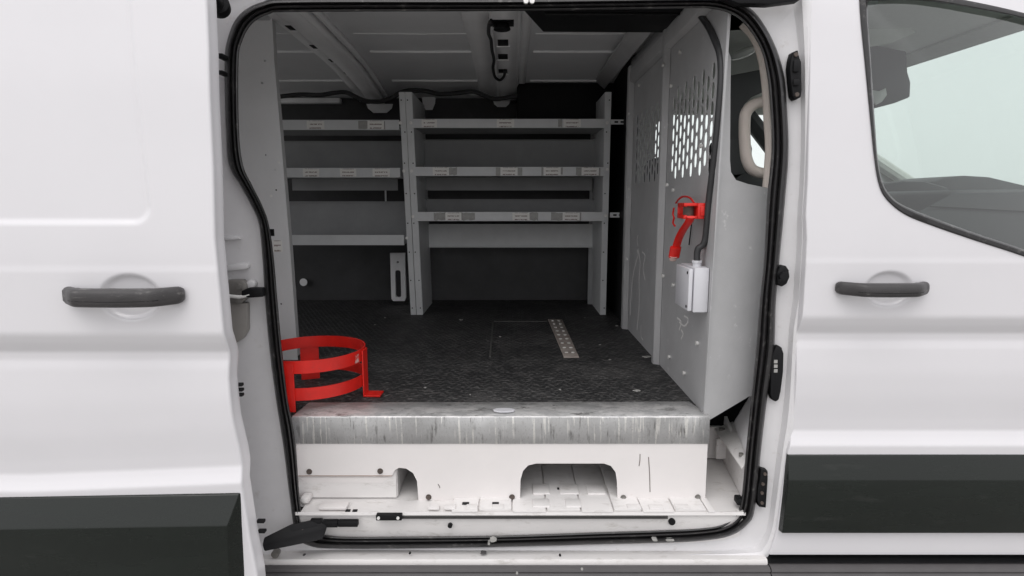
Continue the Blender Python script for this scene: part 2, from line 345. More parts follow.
def sweep(name,zr,xg,xl,xr,yfun,m,parent,edge_r=None,edge_l=None,label=None):
    nx=len(xg); V=[]; 
    el=edge_l or []; er=edge_r or []
    for z in zr:
        a,c=xl(z),xr(z); xs=np.clip(xg,a,c); ys=yfun(xs,np.full(nx,z))
        for dx,dy in reversed(el): V.append((a+dx,ys[0]+dy,z))
        V+= [(x,y,z) for x,y in zip(xs,ys)]
        for dx,dy in er: V.append((c+dx,ys[-1]+dy,z))
    n=nx+len(el)+len(er); Fs=[]
    for i in range(len(zr)-1):
        for j in range(n-1):
            p,q,r,s=i*n+j,i*n+j+1,(i+1)*n+j+1,(i+1)*n+j
            d1=(V[q][0]-V[p][0])**2+(V[q][1]-V[p][1])**2; d2=(V[r][0]-V[s][0])**2+(V[r][1]-V[s][1])**2
            if d1<1e-12 and d2<1e-12: continue
            if d1<1e-12: Fs.append((p,r,s))
            elif d2<1e-12: Fs.append((p,q,r))
            else: Fs.append((p,q,r,s))
    me=bpy.data.meshes.new(name); me.from_pydata([tuple(map(float,v)) for v in V],[],Fs); me.update()
    b=bmesh.new(); b.from_mesh(me); bmesh.ops.remove_doubles(b,verts=b.verts,dist=1e-6)
    bmesh.ops.delete(b,geom=[v for v in b.verts if not v.link_faces],context='VERTS'); b.to_mesh(me); b.free()
    return finish(name,me,m,parent,label,True,50)
# --- sliding door, slid back and standing off the side
def ydoor(z): return DOORY+float(skin(z))
redge=[(206,-60),(207,0),(209,50),(210,100),(213,170),(214.5,240),(219,290),(225,340),(228,380),(232,420),(239,450),(243,500),(249,540),(256,576),(262,620)]
re3=[P(x-3.2+2.2*y/576,y,ydoor) for x,y in redge]; rz=np.array([p.z for p in re3])[::-1]; rx=np.array([p.x for p in re3])[::-1]
def door_xr(z): return float(np.interp(z,rz,rx))
pc=P(150,222,ydoor)                                    # corner of the pressed blank window panel
hcL=P(130,297,ydoor); s1=(ydoor(1.0)-YC)/F
def recess(x,z,c,rx_,rz_,dep):
    d=np.sqrt(((x-c.x)/rx_)**2+((z-c.z)/rz_)**2); return dep*np.sqrt(np.clip(1-d*d,0,1))*sstep(0,.25,1-d)
blank_r=.035
def blank(x,z,cx,cz):
    # signed distance inside the rounded quarter region x<cx(z), z>cz
    ex=x-(cx+(z-cz)*(-.055)); ez=cz-z
    qx=ex+blank_r; qz=ez+blank_r
    d=np.where((qx>0)&(qz>0),np.sqrt(np.maximum(qx,0)**2+np.maximum(qz,0)**2)-blank_r,np.maximum(ex,ez))
    return .006*sstep(-.008,.008,-d)*1.0
def sag(x,z): return (.008+.022*np.clip((-.58-x)/.5,0,1))*(1-sstep(.72,.90,z))
def ysl(x,z): return DOORY+skin(z+sag(x,z))+recess(x,z,hcL,.070,.052,.015)+blank(x,z,pc.x,pc.z)
xg=np.concatenate([np.linspace(-1.75,-1.25,20)[:-1],np.arange(-1.25,-.45,.0033)])
sd_=sweep('sliding_door',np.arange(.25,1.86,.0033),xg,lambda z:-1.75,door_xr,ysl,M['paint'],van,
    edge_r=[(.0025,.0008),(.0045,.0035),(.0052,.008),(.0048,.022),(.0065,.027),(.0065,.040),(-.01,.046),(-.12,.048)])
mb=MB(); zs=list(np.arange(.26,1.84,.02))
mb.box(-1.74,-.72,DOORY+.042,DOORY+.052,.27,1.82); mb.build('inner_skin',M['jamb'],sd_)
# --- handles
def handle(xa,xb,zc,ybase,r,parent,lab=None):
    """bar of rounded section standing off two feet"""
    b=bmesh.new(); n=80; seg=20; rings=[]
    for i in range(n+1):
        t=i/n; x=xa+(xb-xa)*t; e=min(t,1-t)*(xb-xa)
        k=math.sqrt(max(0,1-max(0,1-e/(r*.8))**2)) if e<r*.8 else 1; k=max(k,.03)
        off=-.030*sstep(0,.055,e)-.012; hh=r*k*(.97+.06*math.sin(t*math.pi)); dd=(.013+.004*sstep(0,.05,e))*k
        ring=[]
        for q in range(seg):
            a=2*math.pi*q/seg; c,s_=math.cos(a),math.sin(a); se=lambda v:math.copysign(abs(v)**.65,v)
            ring.append(b.verts.new((x,ybase+off+dd*se(c),zc+hh*se(s_)-.002*math.sin(t*math.pi))))
        rings.append(ring)
    for A,B in zip(rings,rings[1:]):
        for q in range(seg): b.faces.new((A[q],A[(q+1)%seg],B[(q+1)%seg],B[q]))
    b.faces.new(rings[0][::-1]); b.faces.new(rings[-1]); bmesh.ops.recalc_face_normals(b,faces=b.faces)
    m=MB(); m.add(b)
    for x in (xa+.018,xb-.018): m.box(x-.013,x+.013,ybase-.025,ybase+.006,zc-r*.72,zc+r*.72,.004)
    h=m.build('door_handle',M['handle'],parent,lab,ang=50)
    g_=MB(); pts=[]
    for i in range(25):
        t=i/24; x=xa+.035+(xb-xa-.07)*t; e=min(x-xa,xb-x); off=-.030*float(sstep(0,.055,e))-.012; pts.append((x,ybase+off-(.013+.004*float(sstep(0,.05,e)))*.93,zc-r*.30-.002*math.sin(t*math.pi)))
    g_.tube(pts,.0012,6); g_.build('handle_groove',M['blackp'],h); return h
def Dz(px,py,Y): return P(px,py,Y)
hl=P(60,295.6,DOORY-.03); hr=P(182,295.6,DOORY-.03)
handle(hl.x,hr.x,hl.z,DOORY-.008,.0190,sd_)
mb=MB(); a=P(77,295,DOORY-.045); mb.cyl((a.x,DOORY-.0335,a.z),(0,1,0),.006,.004,18); mb.build('lock_cylinder',M['blackp'],sd_)
# --- side mouldings
def moulding(xl_top,xl_bot,xr_top,xr_bot,yb,parent,cap_l,cap_r,k=1):
    sec=[(.610,.004,0),(.607,-.006,.003),(.550,-.036,.018),(.546,-.038,.020),(.408,-.036,.022),(.403,-.033,.022),(.400,.004,.02)]
    V=[];Fs=[]; n=len(sec)
    zt,zb=.610,.400
    cols=[]
    for z,y,ins in sec:
        y=y if y>0 else y*k
        t=(zt-z)/(zt-zb); L_=xl_top+(xl_bot-xl_top)*t; R_=xr_top+(xr_bot-xr_top)*t
        cols.append([(L_,.004,z),(L_+.0015+(ins if cap_l else 0),y,z),(R_-.0015-(ins if cap_r else 0),y,z),(R_,.004,z)])
    for row in cols: V+= [(x,yb+y+float(skin(z)),z-(float(sag(x,.5)) if yb<-.1 else 0)) for x,y,z in row]
    for i in range(n-1):
        for j in range(3): p=i*4+j; Fs.append((p,p+1,p+5,p+4))
    o=raw('side_moulding',V,Fs,M['mould'],parent,ang=25,recalc=True)
    bv=o.modifiers.new('soft','BEVEL'); bv.width=.002; bv.segments=3; bv.limit_method='ANGLE'; bv.angle_limit=R(18); return o
a=P(241,494,DOORY); b_=P(247,577,DOORY)
moulding(-1.75,-1.75,a.x,b_.x-.004,DOORY,sd_,False,True,.8)
# --- front door
ygap=[(811,-60),(811,0),(810.5,100),(809,180),(807,216),(808,240),(805,300),(799,330),(797.5,352),(796,400),(793,430),(789,452),(783,495),(778,531),(773,548),(768,560),(764,580)]
def yskin(z): return float(skin(z))
gp=[P(x,y,yskin) for x,y in ygap]; gz=np.array([p.z for p in gp])[::-1]; gx=np.array([p.x for p in gp])[::-1]
def fd_xl(z): return float(np.interp(z,gz,gx))
wout=[(857,-45),(858,-15),(860,20),(864,60),(868,100),(871,130),(874,158),(878,182),(885,198),(903,214),(930,225.5),(975,241),(1024,257),(1120,292),(1180,312)]
win=[(865,-45),(866,-15),(868,20),(871,60),(873.5,100),(875.5,130),(878,160),(883,183),(891,196),(903,205),(930,216.5),(975,233),(1024,249.5),(1120,284),(1180,304)]
WY=lambda z: float(skin(z))+.004
wo3=[P(x,y,WY) for x,y in smoothcurve(wout,6,False)]; wi3=[P(x,y,WY) for x,y in smoothcurve(win,6,False)]
wz=np.array([p.z for p in wo3])[::-1]; wx=np.array([p.x for p in wo3])[::-1]
wmid=(wx)
XR=1.95; zlow=wz[0]
def fd_xr(z): return XR if z<=zlow+1e-6 else float(np.interp(z,wz,wx))+.004
hcR=P(889,289,yskin)
def yfd(x,z): return skin(z)+recess(x,z,hcR,.062,.046,.013)
xg=np.concatenate([np.arange(.60,1.36,.0033),np.linspace(1.36,XR,30)])
fd=sweep('front_door',np.arange(.330,1.80,.0033),xg,fd_xl,fd_xr,yfd,M['paint'],van,edge_l=[(-.0015,.0005),(-.0028,.003),(-.003,.007),(-.0025,.03),(.03,.032)])
h1=P(836,287.8,-.02); h2=P(929,287.8,-.02)
handle(h1.x,h2.x,h1.z,-.006,.0160,fd)
a=P(787.5,455,0); b_=P(778.5,531,0); moulding(a.x,b_.x,XR,XR,0,fd,False,False,.55)
# window surround and glass (top edge of the pane drops towards the windscreen pillar)
top_o=[(930,-4),(1024,12),(1100,34),(1180,75)]; top_i=[(868,1),(905,0),(932,2),(975,9),(1024,19),(1100,42),(1170,80)]
wo=smoothcurve(wout,6,False); wi=smoothcurve(win,6,False)
ti=smoothcurve(top_i,6,False); to_=smoothcurve([(858,-7),(905,-8),(935,-5),(975,2),(1024,13),(1100,34),(1190,72)],6,False)
wi=[p for p in wi if p[1]>4]; wo=[p for p in wo if p[1]>-4]
loop_i=ti[::-1]+wi; loop_o=to_[::-1]+wo; c=(1000,130); angs=np.linspace(0,2*math.pi,360,endpoint=False)
ci=polar(loop_i,c,angs); co_=polar(loop_o,c,angs)
V=[];Fs=[];prof=[(0,.004),(.08,-.002),(.25,-.004),(.7,-.004),(.86,-.001),(.9,.004),(1,.010),(1,.016)]
for i in range(360):
    for t,dy in prof:
        q=co_[i]*(1-t)+ci[i]*t; V.append(P(q[0],q[1],lambda z:float(skin(z))+dy))
n=len(prof)
for i in range(360):
    for j in range(n-1): p=i*n+j;q=((i+1)%360)*n+j; Fs.append((p,q,q+1,p+1))
wseal=raw('window_seal',V,Fs,M['rubber'],fd,recalc=True)
V=[P(q[0],q[1],lambda z:float(skin(z))+.012) for q in ci]; cen=P(c[0],c[1],lambda z:float(skin(z))+.012)
raw('window_glass',V+[cen],[(i,(i+1)%360,360) for i in range(360)],M['glass'],fd)
# door frame over the glass and beyond it
V=[];Fs=[]
big=[(820,-60),(1500,-60),(1500,330),(856,330)]
fr=[P(x,y,yskin) for x,y in to_]; zt=1.80
for i,p in enumerate(fr):
    V+= [(p.x,float(skin(p.z)),p.z),(p.x+.0,float(skin(zt)),zt)]
for i in range(len(fr)-1): Fs.append((2*i,2*i+1,2*i+3,2*i+2))
raw('door_frame',V,Fs,M['paint'],fd,recalc=True)
# --- jamb and seal: rings between the skin edge and the opening
so_px=[(224.5,62),(226,130),(229,165),(240,185),(251,205),(259,225),(262.5,260),(265,300),(269.5,350),(276,400),(280,425),(284.5,455),(290,500),(296,535),(310,546),(335,548.5),(400,548.5),(500,547),(600,544.5),(660,543),(700,541),(730,536),(748,524),(755,508),(761,450),(767,400),(774,350),(776,300),(779.5,260),(785,200),(788.5,150),(786.5,100),(784,75),(777,50),(765,26),(750,8),(728,-2),(700,-4),(520,-2),(300,-2),(262,2),(240,14),(229,34)]
si_px=[(238.5,62),(239,130),(243,165),(252,185),(262,205),(269,225),(274,260),(277.5,300),(282,350),(288,400),(293,425),(296.5,455),(300,500),(305,522),(316,532),(340,536.5),(400,536.5),(500,535.5),(600,532),(660,530),(700,528),(722,524),(735,514),(741,500),(746,450),(751,400),(756,350),(760,300),(764,260),(767,200),(771.5,150),(769.5,100),(767,75),(761,50),(748,28),(733,15),(712,9),(680,8.5),(520,11),(300,12),(270,14),(252,24),(242,42)]
so_c=smoothcurve(so_px,6); si_c=smoothcurve(si_px,6)
jo=[(150,-22),(150,562)]+[(300,563),(500,561),(700,558),(767,558)]+ygap[::-1][2:-1]+[(811,-22)]
C0=(510,290); NA=720; angs=np.linspace(0,2*math.pi,NA,endpoint=False)
# put more rays in the corners
cs=polar(so_c,C0,angs); ci_=polar(si_c,C0,angs); cj=polar(jo,C0,angs)
def ring(name,A,B,prof,m,parent,ang=40,lab=None):
    V=[];Fs=[];n=len(prof)
    for i in range(len(A)):
        for t,yv in prof:
            q=A[i]*(1-t)+B[i]*t
            V.append(P(q[0],q[1],(lambda z,yv=yv: yv(z)) if callable(yv) else (lambda z,yv=yv:yv+lean(z))))
    N=len(A)
    for i in range(N):
        for j in range(n-1): p=i*n+j;q=((i+1)%N)*n+j; Fs.append((p,q,q+1,p+1))
    return raw(name,V,Fs,m,parent,lab,ang=ang,recalc=True)
def lean(z): return .6*float(np.interp(z,[1.2,1.5,1.7,1.9],[0,.012,.035,.09]))
jamb=ring('door_jamb',cj,cs,[(0,.030),(0.0,.012),(.10,.010),(.22,.014),(.34,.030),(.42,.036),(.85,.040),(1.0,.044)],M['jamb'],van)
def bulge(t,w): return t
ring('door_seal',cs,ci_,[(0,.046),(0,.030),(.06,.020),(.18,.012),(.30,.012),(.40,.020),(.45,.030),(.50,.022),(.58,.017),(.66,.020),(.70,.030),(.76,.034),(.84,.028),(.94,.030),(1,.040),(1,.060)],M['rubber'],van,ang=60)
# inner return behind the seal
cin=C0+(ci_-C0)*1.03
ring('seal_flange',ci_,cin,[(0,.058),(.02,.10),(1,.11)],M['jamb'],van)
# --- rest of the side: rear quarter, roof rail, sill, rocker
Vq=P(150,290,0)
sweep('rear_quarter_panel',np.arange(.25,1.86,.02),np.linspace(-2.5,Vq.x+.03,30),lambda z:-2.5,lambda z:Vq.x+.03,lambda x,z:skin(z)+.004,M['paint'],van)
zt0=P(500,-22,yskin).z
sweep('roof_rail',np.linspace(zt0-.004,1.9,12),np.linspace(-2.5,XR,60),lambda z:-2.5,lambda z:XR,lambda x,z:skin(z)+.006,M['paint'],van)
# rocker trim under the door openings
mb=MB()
zr0=P(500,565.5,-.014).z
def rock(x0,x1):
    m=MB(); sec=[(.03,zr0+.001),(-.016,zr0-.003),(-.022,zr0-.006),(-.024,zr0-.012),(-.020,zr0-.016),(-.034,zr0-.024),(-.042,zr0-.12),(-.03,zr0-.20),(.06,zr0-.20)]
    m.prism([(x0,y,z) for y,z in sec],(x1-x0,0,0)); return m
xs_=P(768,560,0).x
rock(-2.4,xs_-.002).build('rocker_trim',M['rocker'],van,ang=25); rock(xs_+.001,2.3).build('rocker_trim',M['rocker'],van,ang=25)
mb=MB(); mb.box(-2.4,2.3,-.006,.05,zr0+.0015,zr0+.0045); mb.build('sill_gap',M['blackp'],van)
# outer sill lip below seal
sec=[(.046,P(500,549,.046).z),(.030,P(500,552,.03).z),(.006,P(500,556,.006).z),(-.006,P(500,559,-.006).z),(-.010,P(500,563,-.01).z),(-.006,zr0-.004)]
V=[];Fs=[];xa,xb=P(262,560,0).x-.12,P(767,560,0).x-.003
for x in (xa,xb):
    V+=[(x,y-.002,z) for y,z in sec]
n=len(sec)
for j in range(n-1): Fs.append((j,n+j,n+j+1,j+1))
raw('sill_lip',V,Fs,M['sillw'],van,recalc=True,ang=60)
# --- roof, end walls, far side
ZR=1.87
def ceil(y): return 1.875-.075*max(0,(y-1.1)/.9)**2-.05*max(0,(.6-y)/.6)**2
ys=np.linspace(.03,1.99,40); V=[];Fs=[]
for y in ys: V+= [(-2.5,y,ceil(y)),(.56,y,ceil(y))]
for i in range(39): Fs.append((2*i,2*i+1,2*i+3,2*i+2))
raw('ceiling_panel',V,Fs,M['roofm'],van)
V=[];Fs=[]
for y in np.linspace(-.0,2.08,40): V+= [(-2.5,y+.05,ceil(min(max(y,.03),1.99))+.05),(1.75,y+.05,ceil(min(max(y,.03),1.99))+.05)]
for i in range(39): Fs.append((2*i,2*i+1,2*i+3,2*i+2))
raw('roof_panel',V,Fs,M['paint'],van)
# rear door frame (unseen opening added to let light in along the load space)
mb=MB(); mb.box(-2.52,-2.48,.0,.14,.25,1.88); mb.box(-2.52,-2.48,1.92,2.08,.25,1.88); mb.box(-2.52,-2.48,.14,1.92,1.80,1.88); mb.box(-2.52,-2.48,.14,1.92,.25,.665); mb.build('rear_door_frame',M['paint'],van)
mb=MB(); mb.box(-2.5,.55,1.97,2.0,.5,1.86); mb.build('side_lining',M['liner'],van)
mb=MB(); mb.box(-2.5,.60,2.04,2.08,.25,1.90); mb.build('far_side_panel',M['paint'],van)
mb=MB(); mb.box(-2.5,2.2,.10,2.04,.26,.30); mb.build('underbody',M['blackp'],van)
mb=MB(); mb.box(-2.5,-.95,.06,.085,.3,1.84); mb.build('inner_side_panel',M['jamb'],van)
# ceiling seams (thin pressed ridges)
for y in (33,51,80):
    zc_=ray(400,y)[1]; 
    D=.62/zc_
    for _ in range(8): D=(ceil(D+YC)-ZC)/zc_
    Y=D+YC; z=ceil(Y)
    mb=MB()
    for x0,x1 in ((-2.4,-.80),(-.60,-.10),(.09,.50)):
        mb.tube([(x0,Y,z-.002),((x0+x1)/2,Y+.002,z-.003),(x1,Y,z-.002)],.0055 if y!=33 else .002,8)
    mb.build('roof_seam',M['bow'],van)
# roof bows: channel sections that follow the roof, with punched slots and turned flanges
def bow(xc0,xc1,w,slots,fl):
    V=[]; ys=np.linspace(.25,1.93,50)
    ob=MB(); 
    def strip(off0,off1,d0,d1):
        b=bmesh.new(); A=[];B=[]
        for y in ys:
            t=(y-.25)/1.68; xc=xc0+(xc1-xc0)*t
            A.append(b.verts.new((xc+off0,y,ceil(y)-d0))); B.append(b.verts.new((xc+off1,y,ceil(y)-d1)))
        for i in range(len(ys)-1): b.faces.new((A[i],B[i],B[i+1],A[i+1]))
        ob.add(b)
    h=w/2
    for a,c,d,e in fl: strip(a,c,d,e)
    o=ob.build('roof_bow',M['bow'],van,ang=8)
    sm=o.modifiers.new('t','SOLIDIFY'); sm.thickness=.002
    for (px,py,sx,sy,off) in slots:
        zc_=ray(px,py)[1]; D=.6/zc_
        for _ in range(8): D=(ceil(D+YC)-off-ZC)/zc_
        Y=D+YC; X=ray(px,py)[0]*D
        m=MB(); z=ceil(Y)-off; m.box(X-sx/2,X+sx/2,Y-sy/2,Y+sy/2,z-.0035,z-.0025); m.build('punched_slot',M['blackp'],o)
        m=MB(); m.box(X-sx/2-.006,X+sx/2+.006,Y+sy/2,Y+sy/2+.008,z-.008,z-.001,.002); m.build('slot_lip',M['bow'],o)
    return o
bow(-.655,-.70,.19,[(294,27,.045,.055,.030),(317,46,.045,.055,.030),(335,60,.045,.055,.030),(350,73,.045,.055,.030)],
    [(-.131,-.128,.0,.030),(-.128,-.070,.030,.030),(-.070,-.066,.030,.052),(-.066,.004,.052,.052),(.004,.007,.052,.012),(.007,.017,.012,.012),(.017,.019,.012,.024),(.019,.026,.024,.024),(.026,.028,.024,.0)])
bow(-.022,-.022,.16,[(503,42,.04,.09,.032),(503,56,.04,.09,.032),(503,71,.04,.10,.032)],
    [(-.150,-.146,.0,.009),(-.146,-.055,.009,.009),(-.055,-.042,.009,.032),(-.042,.042,.032,.032),(.042,.055,.032,.009),(.055,.085,.009,.009),(.085,.089,.009,.0)])
# small camera dome and its lead on the middle bow
q=PZ(502,23,1.84); mb=MB(); mb.cyl((q.x,q.y,q.z-.012),(0,0,1),.030,.022,24,.022,.004); mb.box(q.x-.04,q.x+.04,q.y-.035,q.y+.035,q.z-.002,q.z+.004); mb.build('ceiling_sensor',M['blackp'],van)
def ceilpt(px,py,off=.03):
    dz=ray(px,py)[1]; D=.6/dz
    for _ in range(8): D=(ceil(min(D+YC,1.95))-off-ZC)/dz
    return Vector((ray(px,py)[0]*D,D+YC,ceil(D+YC)-off))
pts=smoothcurve([tuple(ceilpt(x,y,.038)) for x,y in [(501,25),(495,26),(490,22),(488.5,33),(491,40),(492,50),(494,60),(493,68),(495,77),(500,80),(504,76),(505,70)]],5,False)
mb=MB(); mb.tube(pts,.0065,8); mb.build('sensor_lead',M['cable'],van)
# wiring along the far cant rail
pts=smoothcurve([tuple(P(x,y,1.72)) for x,y in [(270,98),(285,96),(302,94.5),(320,95),(334,93),(346,92.5),(356,97),(366,101),(380,101.5),(392,98),(400,93),(410,90.5),(425,91),(440,94),(458,93),(473,91.5),(483,95),(495,99),(517,96)]],5,False)
mb=MB(); mb.tube(pts,.0115,9); mb.build('wiring_harness',M['cable'],van)
mb=MB()
for (x0,x1,y0,y1) in [(275,340,98,103),(340,392,90,93),(410,487,86,90)]:
    a=P(x0,y0,1.92);c=P(x1,y1,1.92); mb.box(a.x,c.x,1.915,1.96,c.z,a.z,.002)
mb.build('cant_rail',M['bow'],van)
for (x0,x1,y0,y1) in [(365,392,103,112),(421,435,96,109),(493,510,100,106),(462,474,84,87),(467,477,91,94)]:
    a=P(x0,y0,1.87);c=P(x1,y1,1.87); mb=MB(); w=c.x-a.x
    mb.prism([(a.x,1.90,a.z),(c.x,1.90,a.z),(c.x-w*.05,1.90,(a.z+c.z)/2),(c.x-w*.25,1.90,c.z),(a.x+w*.25,1.90,c.z),(a.x+w*.05,1.90,(a.z+c.z)/2)],(0,.006,0)); mb.build('bracket_plate',M['bow'],van)
a=P(517,83,1.70);c=P(621,119,1.70); mb=MB(); mb.box(a.x,c.x,1.70,1.95,c.z,a.z,.004); mb.build('black_panel',M['blackp'],van)
# black overhead tray near the door head
mb=MB(); zt_=1.80
q=[PZ(523,10,zt_),PZ(543,32,zt_),PZ(700,33,zt_),PZ(742,30,zt_),PZ(752,8,zt_)]
mb.prism([tuple(p) for p in q],(0,0,.012),.003)
mb.tube([tuple(PZ(545,13,zt_)+Vector((0,0,-.003))),tuple(PZ(690,13,zt_)+Vector((0,0,-.003)))],.004,6)
mb.build('overhead_tray',M['blackp'],van)
# upper inner header between seal and ceiling
mb=MB(); mb.box(-1.3,.9,.11,.14,P(500,8,.11).z+.01,1.86); mb.build('door_header',M['roofm'],van)
# --- floor
ZF=.679
mb=MB(); q0=P(287,404,.18); mb.box(-2.5,.53,.175,1.975,ZF-.012,ZF); mb.build('floor_mat',M['floor'],van)
# lashing rail let into the floor
ra=PZ(548,320,ZF);rb=PZ(562,320,ZF);rc=PZ(579,358,ZF);rd=PZ(564,358,ZF)
mb=MB(); mb.prism([tuple(p) for p in (ra,rb,rc,rd)],(0,0,.005),.001); rail=mb.build('lashing_rail',mat('worn_steel',(.40,.35,.32),.45,metal=.2,noise=.3,nscale=25,dirt=((.2,.1,.06),30,.55,.7,.7)),van)
for i in range(9):
    t=(i+.6)/9.4; L_=ra.lerp(rd,t); R_=rb.lerp(rc,t)
    for f in (.28,.72):
        c_=L_.lerp(R_,f); mb=MB(); mb.cyl((c_.x,c_.y,ZF+.0055),(0,0,1),.0068,.003,10); mb.build('rail_stud',M['bolt'],rail)
for A,B in (((493,322),(490,357)),((494,321.5),(547,321.5))):
    a=PZ(*A,ZF);c=PZ(*B,ZF); mb=MB(); d=Vector((c.y-a.y,-(c.x-a.x),0)).normalized()*.0035
    mb.prism([tuple(a-d),tuple(a+d),tuple(c+d),tuple(c-d)],(0,0,.0025)); mb.build('floor_seam',mat('seam_metal',(.085,.083,.08),.6),van)
# plaster crumbs and paint flakes on the mat: (px,py,size)
for px,py,s in [(461,320,.016),(647,357,.020),(637,391,.014),(617,326,.008),(500,337,.006),(585,318,.006),(560,390,.005),(600,345,.005),(610,360,.006),(425,388,.005),(470,395,.004),(375,325,.007),(385,318,.006)]:
    c_=PZ(px,py,ZF); mb=MB(); n=11; pts=[(c_.x+s*(.35+.6*random.random())*math.cos(2*math.pi*i/n),c_.y+s*.8*(.3+.6*random.random())*math.sin(2*math.pi*i/n),ZF+.0002) for i in range(n)]
    mb.prism(pts,(0,0,.0025)); mb.build('dirt_flake',M['tape'],van)
# --- bulkhead
XB=.517
def bh(p): return Vector((XB,p[0],p[1]))
holes=[]
for (y0,nc) in ((.135,10),(.665,11)):
    for c_ in range(nc):
        yc=y0+.0185+c_*.0415; odd=c_%2; z=1.315+(.024 if odd else 0); zmax=1.60 if odd else 1.632
        while z+.044<=zmax:
            holes.append([(yc+.0130*math.cos(t)*1,z+.0130+.0130*math.sin(t)) for t in (R(180),R(225),R(270),R(315),R(0))]+[(yc+.0130*math.cos(t),z+.0310+.0130*math.sin(t)) for t in (R(0),R(45),R(90),R(135),R(180))]); z+=.048
YB0,YB1=.10,1.22
bulk=cdt_sheet('bulkhead',[(.103,.640),(YB1,.665),(YB1,1.84),(.060,1.84)],holes,bh,M['grey'],van,thick=(.0025,0,0))
mb=MB(); mb.box(XB+.0,XB+.03,YB1-.001,1.975,.5,1.86); mb.build('bulkhead_return',M['blackp'],bulk)
# ribs
for y0,y1,d in ((1.17,1.235,.022),(.590,.640,.020)):
    mb=MB(); mb.prism([(XB-.001,y0,.66),(XB-.001-d,y0+.012,.66),(XB-.001-d,y1-.012,.66),(XB-.001,y1,.66)],(0,0,1.15),.002); mb.build('rib',M['grey'],bulk)
mb=MB(); mb.prism([(XB-.020,.14,1.745),(XB-.001,.14,1.735),(XB-.001,.14,1.85),(XB-.020,.14,1.79)],(0,1.1,0),.002); mb.build('top_rail',M['grey'],bulk)
mb=MB(); mb.prism([(XB-.05,.20,1.805),(XB-.10,.20,1.845),(XB-.10,.20,1.855),(XB-.045,.20,1.815)],(0,1.5,0),.001); mb.build('top_rail',M['grey'],bulk)
for px,py in [(629,114),(671,86),(639,85),(663,65),(680,52),(629,189),(667,185),(673,190),(627,259),(663,276),(673,285),(669,357),(697,343),(684,373),(701,146)]:
    p=PX(px,py,XB-.004 if px not in (629,671,667,663,627) else XB-.023); mb=MB(); mb.cyl(p,(1,0,0),.0065,.007,12,.005); mb.build('bolt',M['bolt'],bulk)
# near wing of the bulkhead, facing the door, with its upper corner cut away
def wing(px,py):
    # plane runs from the bulkhead edge back towards the pillar
    X0,Y0=XB,.10; dx,dz=ray(px,py); k=.28   # Y=Y0+k*(X-X0)
    D=(Y0-k*X0-YC)/(1-k*dx); return Vector((dx*D,YC+D,ZC+dz*D))
wp=[(706,408),(749,396.5),(790,386),(800,192)]+[(768,188),(748,184),(736,180),(731,172),(730,160),(730.5,90),(731,58),(728,50),(722,40),(716,30)]
wp3=[wing(x,y) for x,y in wp]; edge=[Vector((XB,.10,z)) for z in np.linspace(1.84,.64,3)]
wp3=wp3[:-1]+[Vector((XB+.008,.063,1.80)),Vector((XB,.0605,1.80)),Vector((XB,.101,.652))]
wp3=wp3[1:]  # drop the first, replaced by the true corner
mb=MB(); mb.prism([tuple(p) for p in wp3],(-.0006,.002,0)); mb.build('bulkhead_wing',M['grey'],bulk,smooth=False)
# dark trim and beige grab loop seen through the cut corner
mb=MB()
for poly in ([(727,76),(768,68),(768,90),(752,97),(744,105),(741,118),(742,139),(727,141)],[(727,139),(746,137),(747,172),(727,186)],[(727,174.5),(747,172.5),(790,176),(790,200),(727,187)]): mb.prism([tuple(P(x,y,.30)) for x,y in poly],(0,.02,0),.003)
mb.build('pillar_trim',M['dash'],van)
q=[P(x,y,.55) for x,y in [(729,102),(766,92),(740,134),(729,134)]]
loop=[(775,90),(766,100),(753,105),(746,113),(744.5,125),(745,145),(747,160),(753,170),(765,174),(778,176)]
pts=smoothcurve([tuple(P(x,y,.22)) for x,y in loop],6,False)
mb=MB(); mb.tube(pts,.0185,14,flat=.8); mb.build('grab_handle',M['cream'],van)
mb=MB(); pts=smoothcurve([tuple(P(x,y,.16)) for x,y in [(742,24),(754,38),(762,60),(766,90),(767.5,120),(769,150),(766,190)]],6,False); mb.tube(pts,.010,10); mb.build('inner_door_trim',M['cream'],van)
mb=MB(); q=P(744,53,.75); mb.add((lambda b:(bmesh.ops.create_uvsphere(b,u_segments=24,v_segments=12,radius=1),b)[1])(bmesh.new()),Matrix.Translation(q)@Matrix.Rotation(R(-20),4,'Y')@Matrix.Diagonal((.048,.05,.016,1))); mb.build('dome_lamp',M['lens'],van)
# --- cab
mb=MB(); mb.box(.53,1.55,.10,2.02,1.800,1.812,.004); mb.build('headliner',M['headl'],van)
# lining of the far cab side with a window opening
fo=[(.53,.4),(2.6,.4),(2.6,1.0),(1.62,1.84),(.53,1.84)]
fh=rrect(.84,1.40,1.345,1.715,.04)[:]; fh=[(.80,1.37),(.83,1.345),(2.05,1.30),(2.12,1.33),(1.66,1.70),(1.60,1.725),(.86,1.725),(.80,1.66)]
cdt_sheet('far_cab_door',fo,[fh],lambda p:Vector((p[0],2.00,p[1])),M['headl'],van,thick=(0,.05,0))
mb=MB(); mb.prism([(x,2.052,z) for x,z in fh],(0,.004,0)); mb.build('far_cab_window',M['glass2'],van,smooth=False)
mb=MB(); mb.tube([tuple(P(743,110,1.985)),tuple(P(792,174,1.985))],.045,10); mb.build('far_pillar',M['dash'],van)
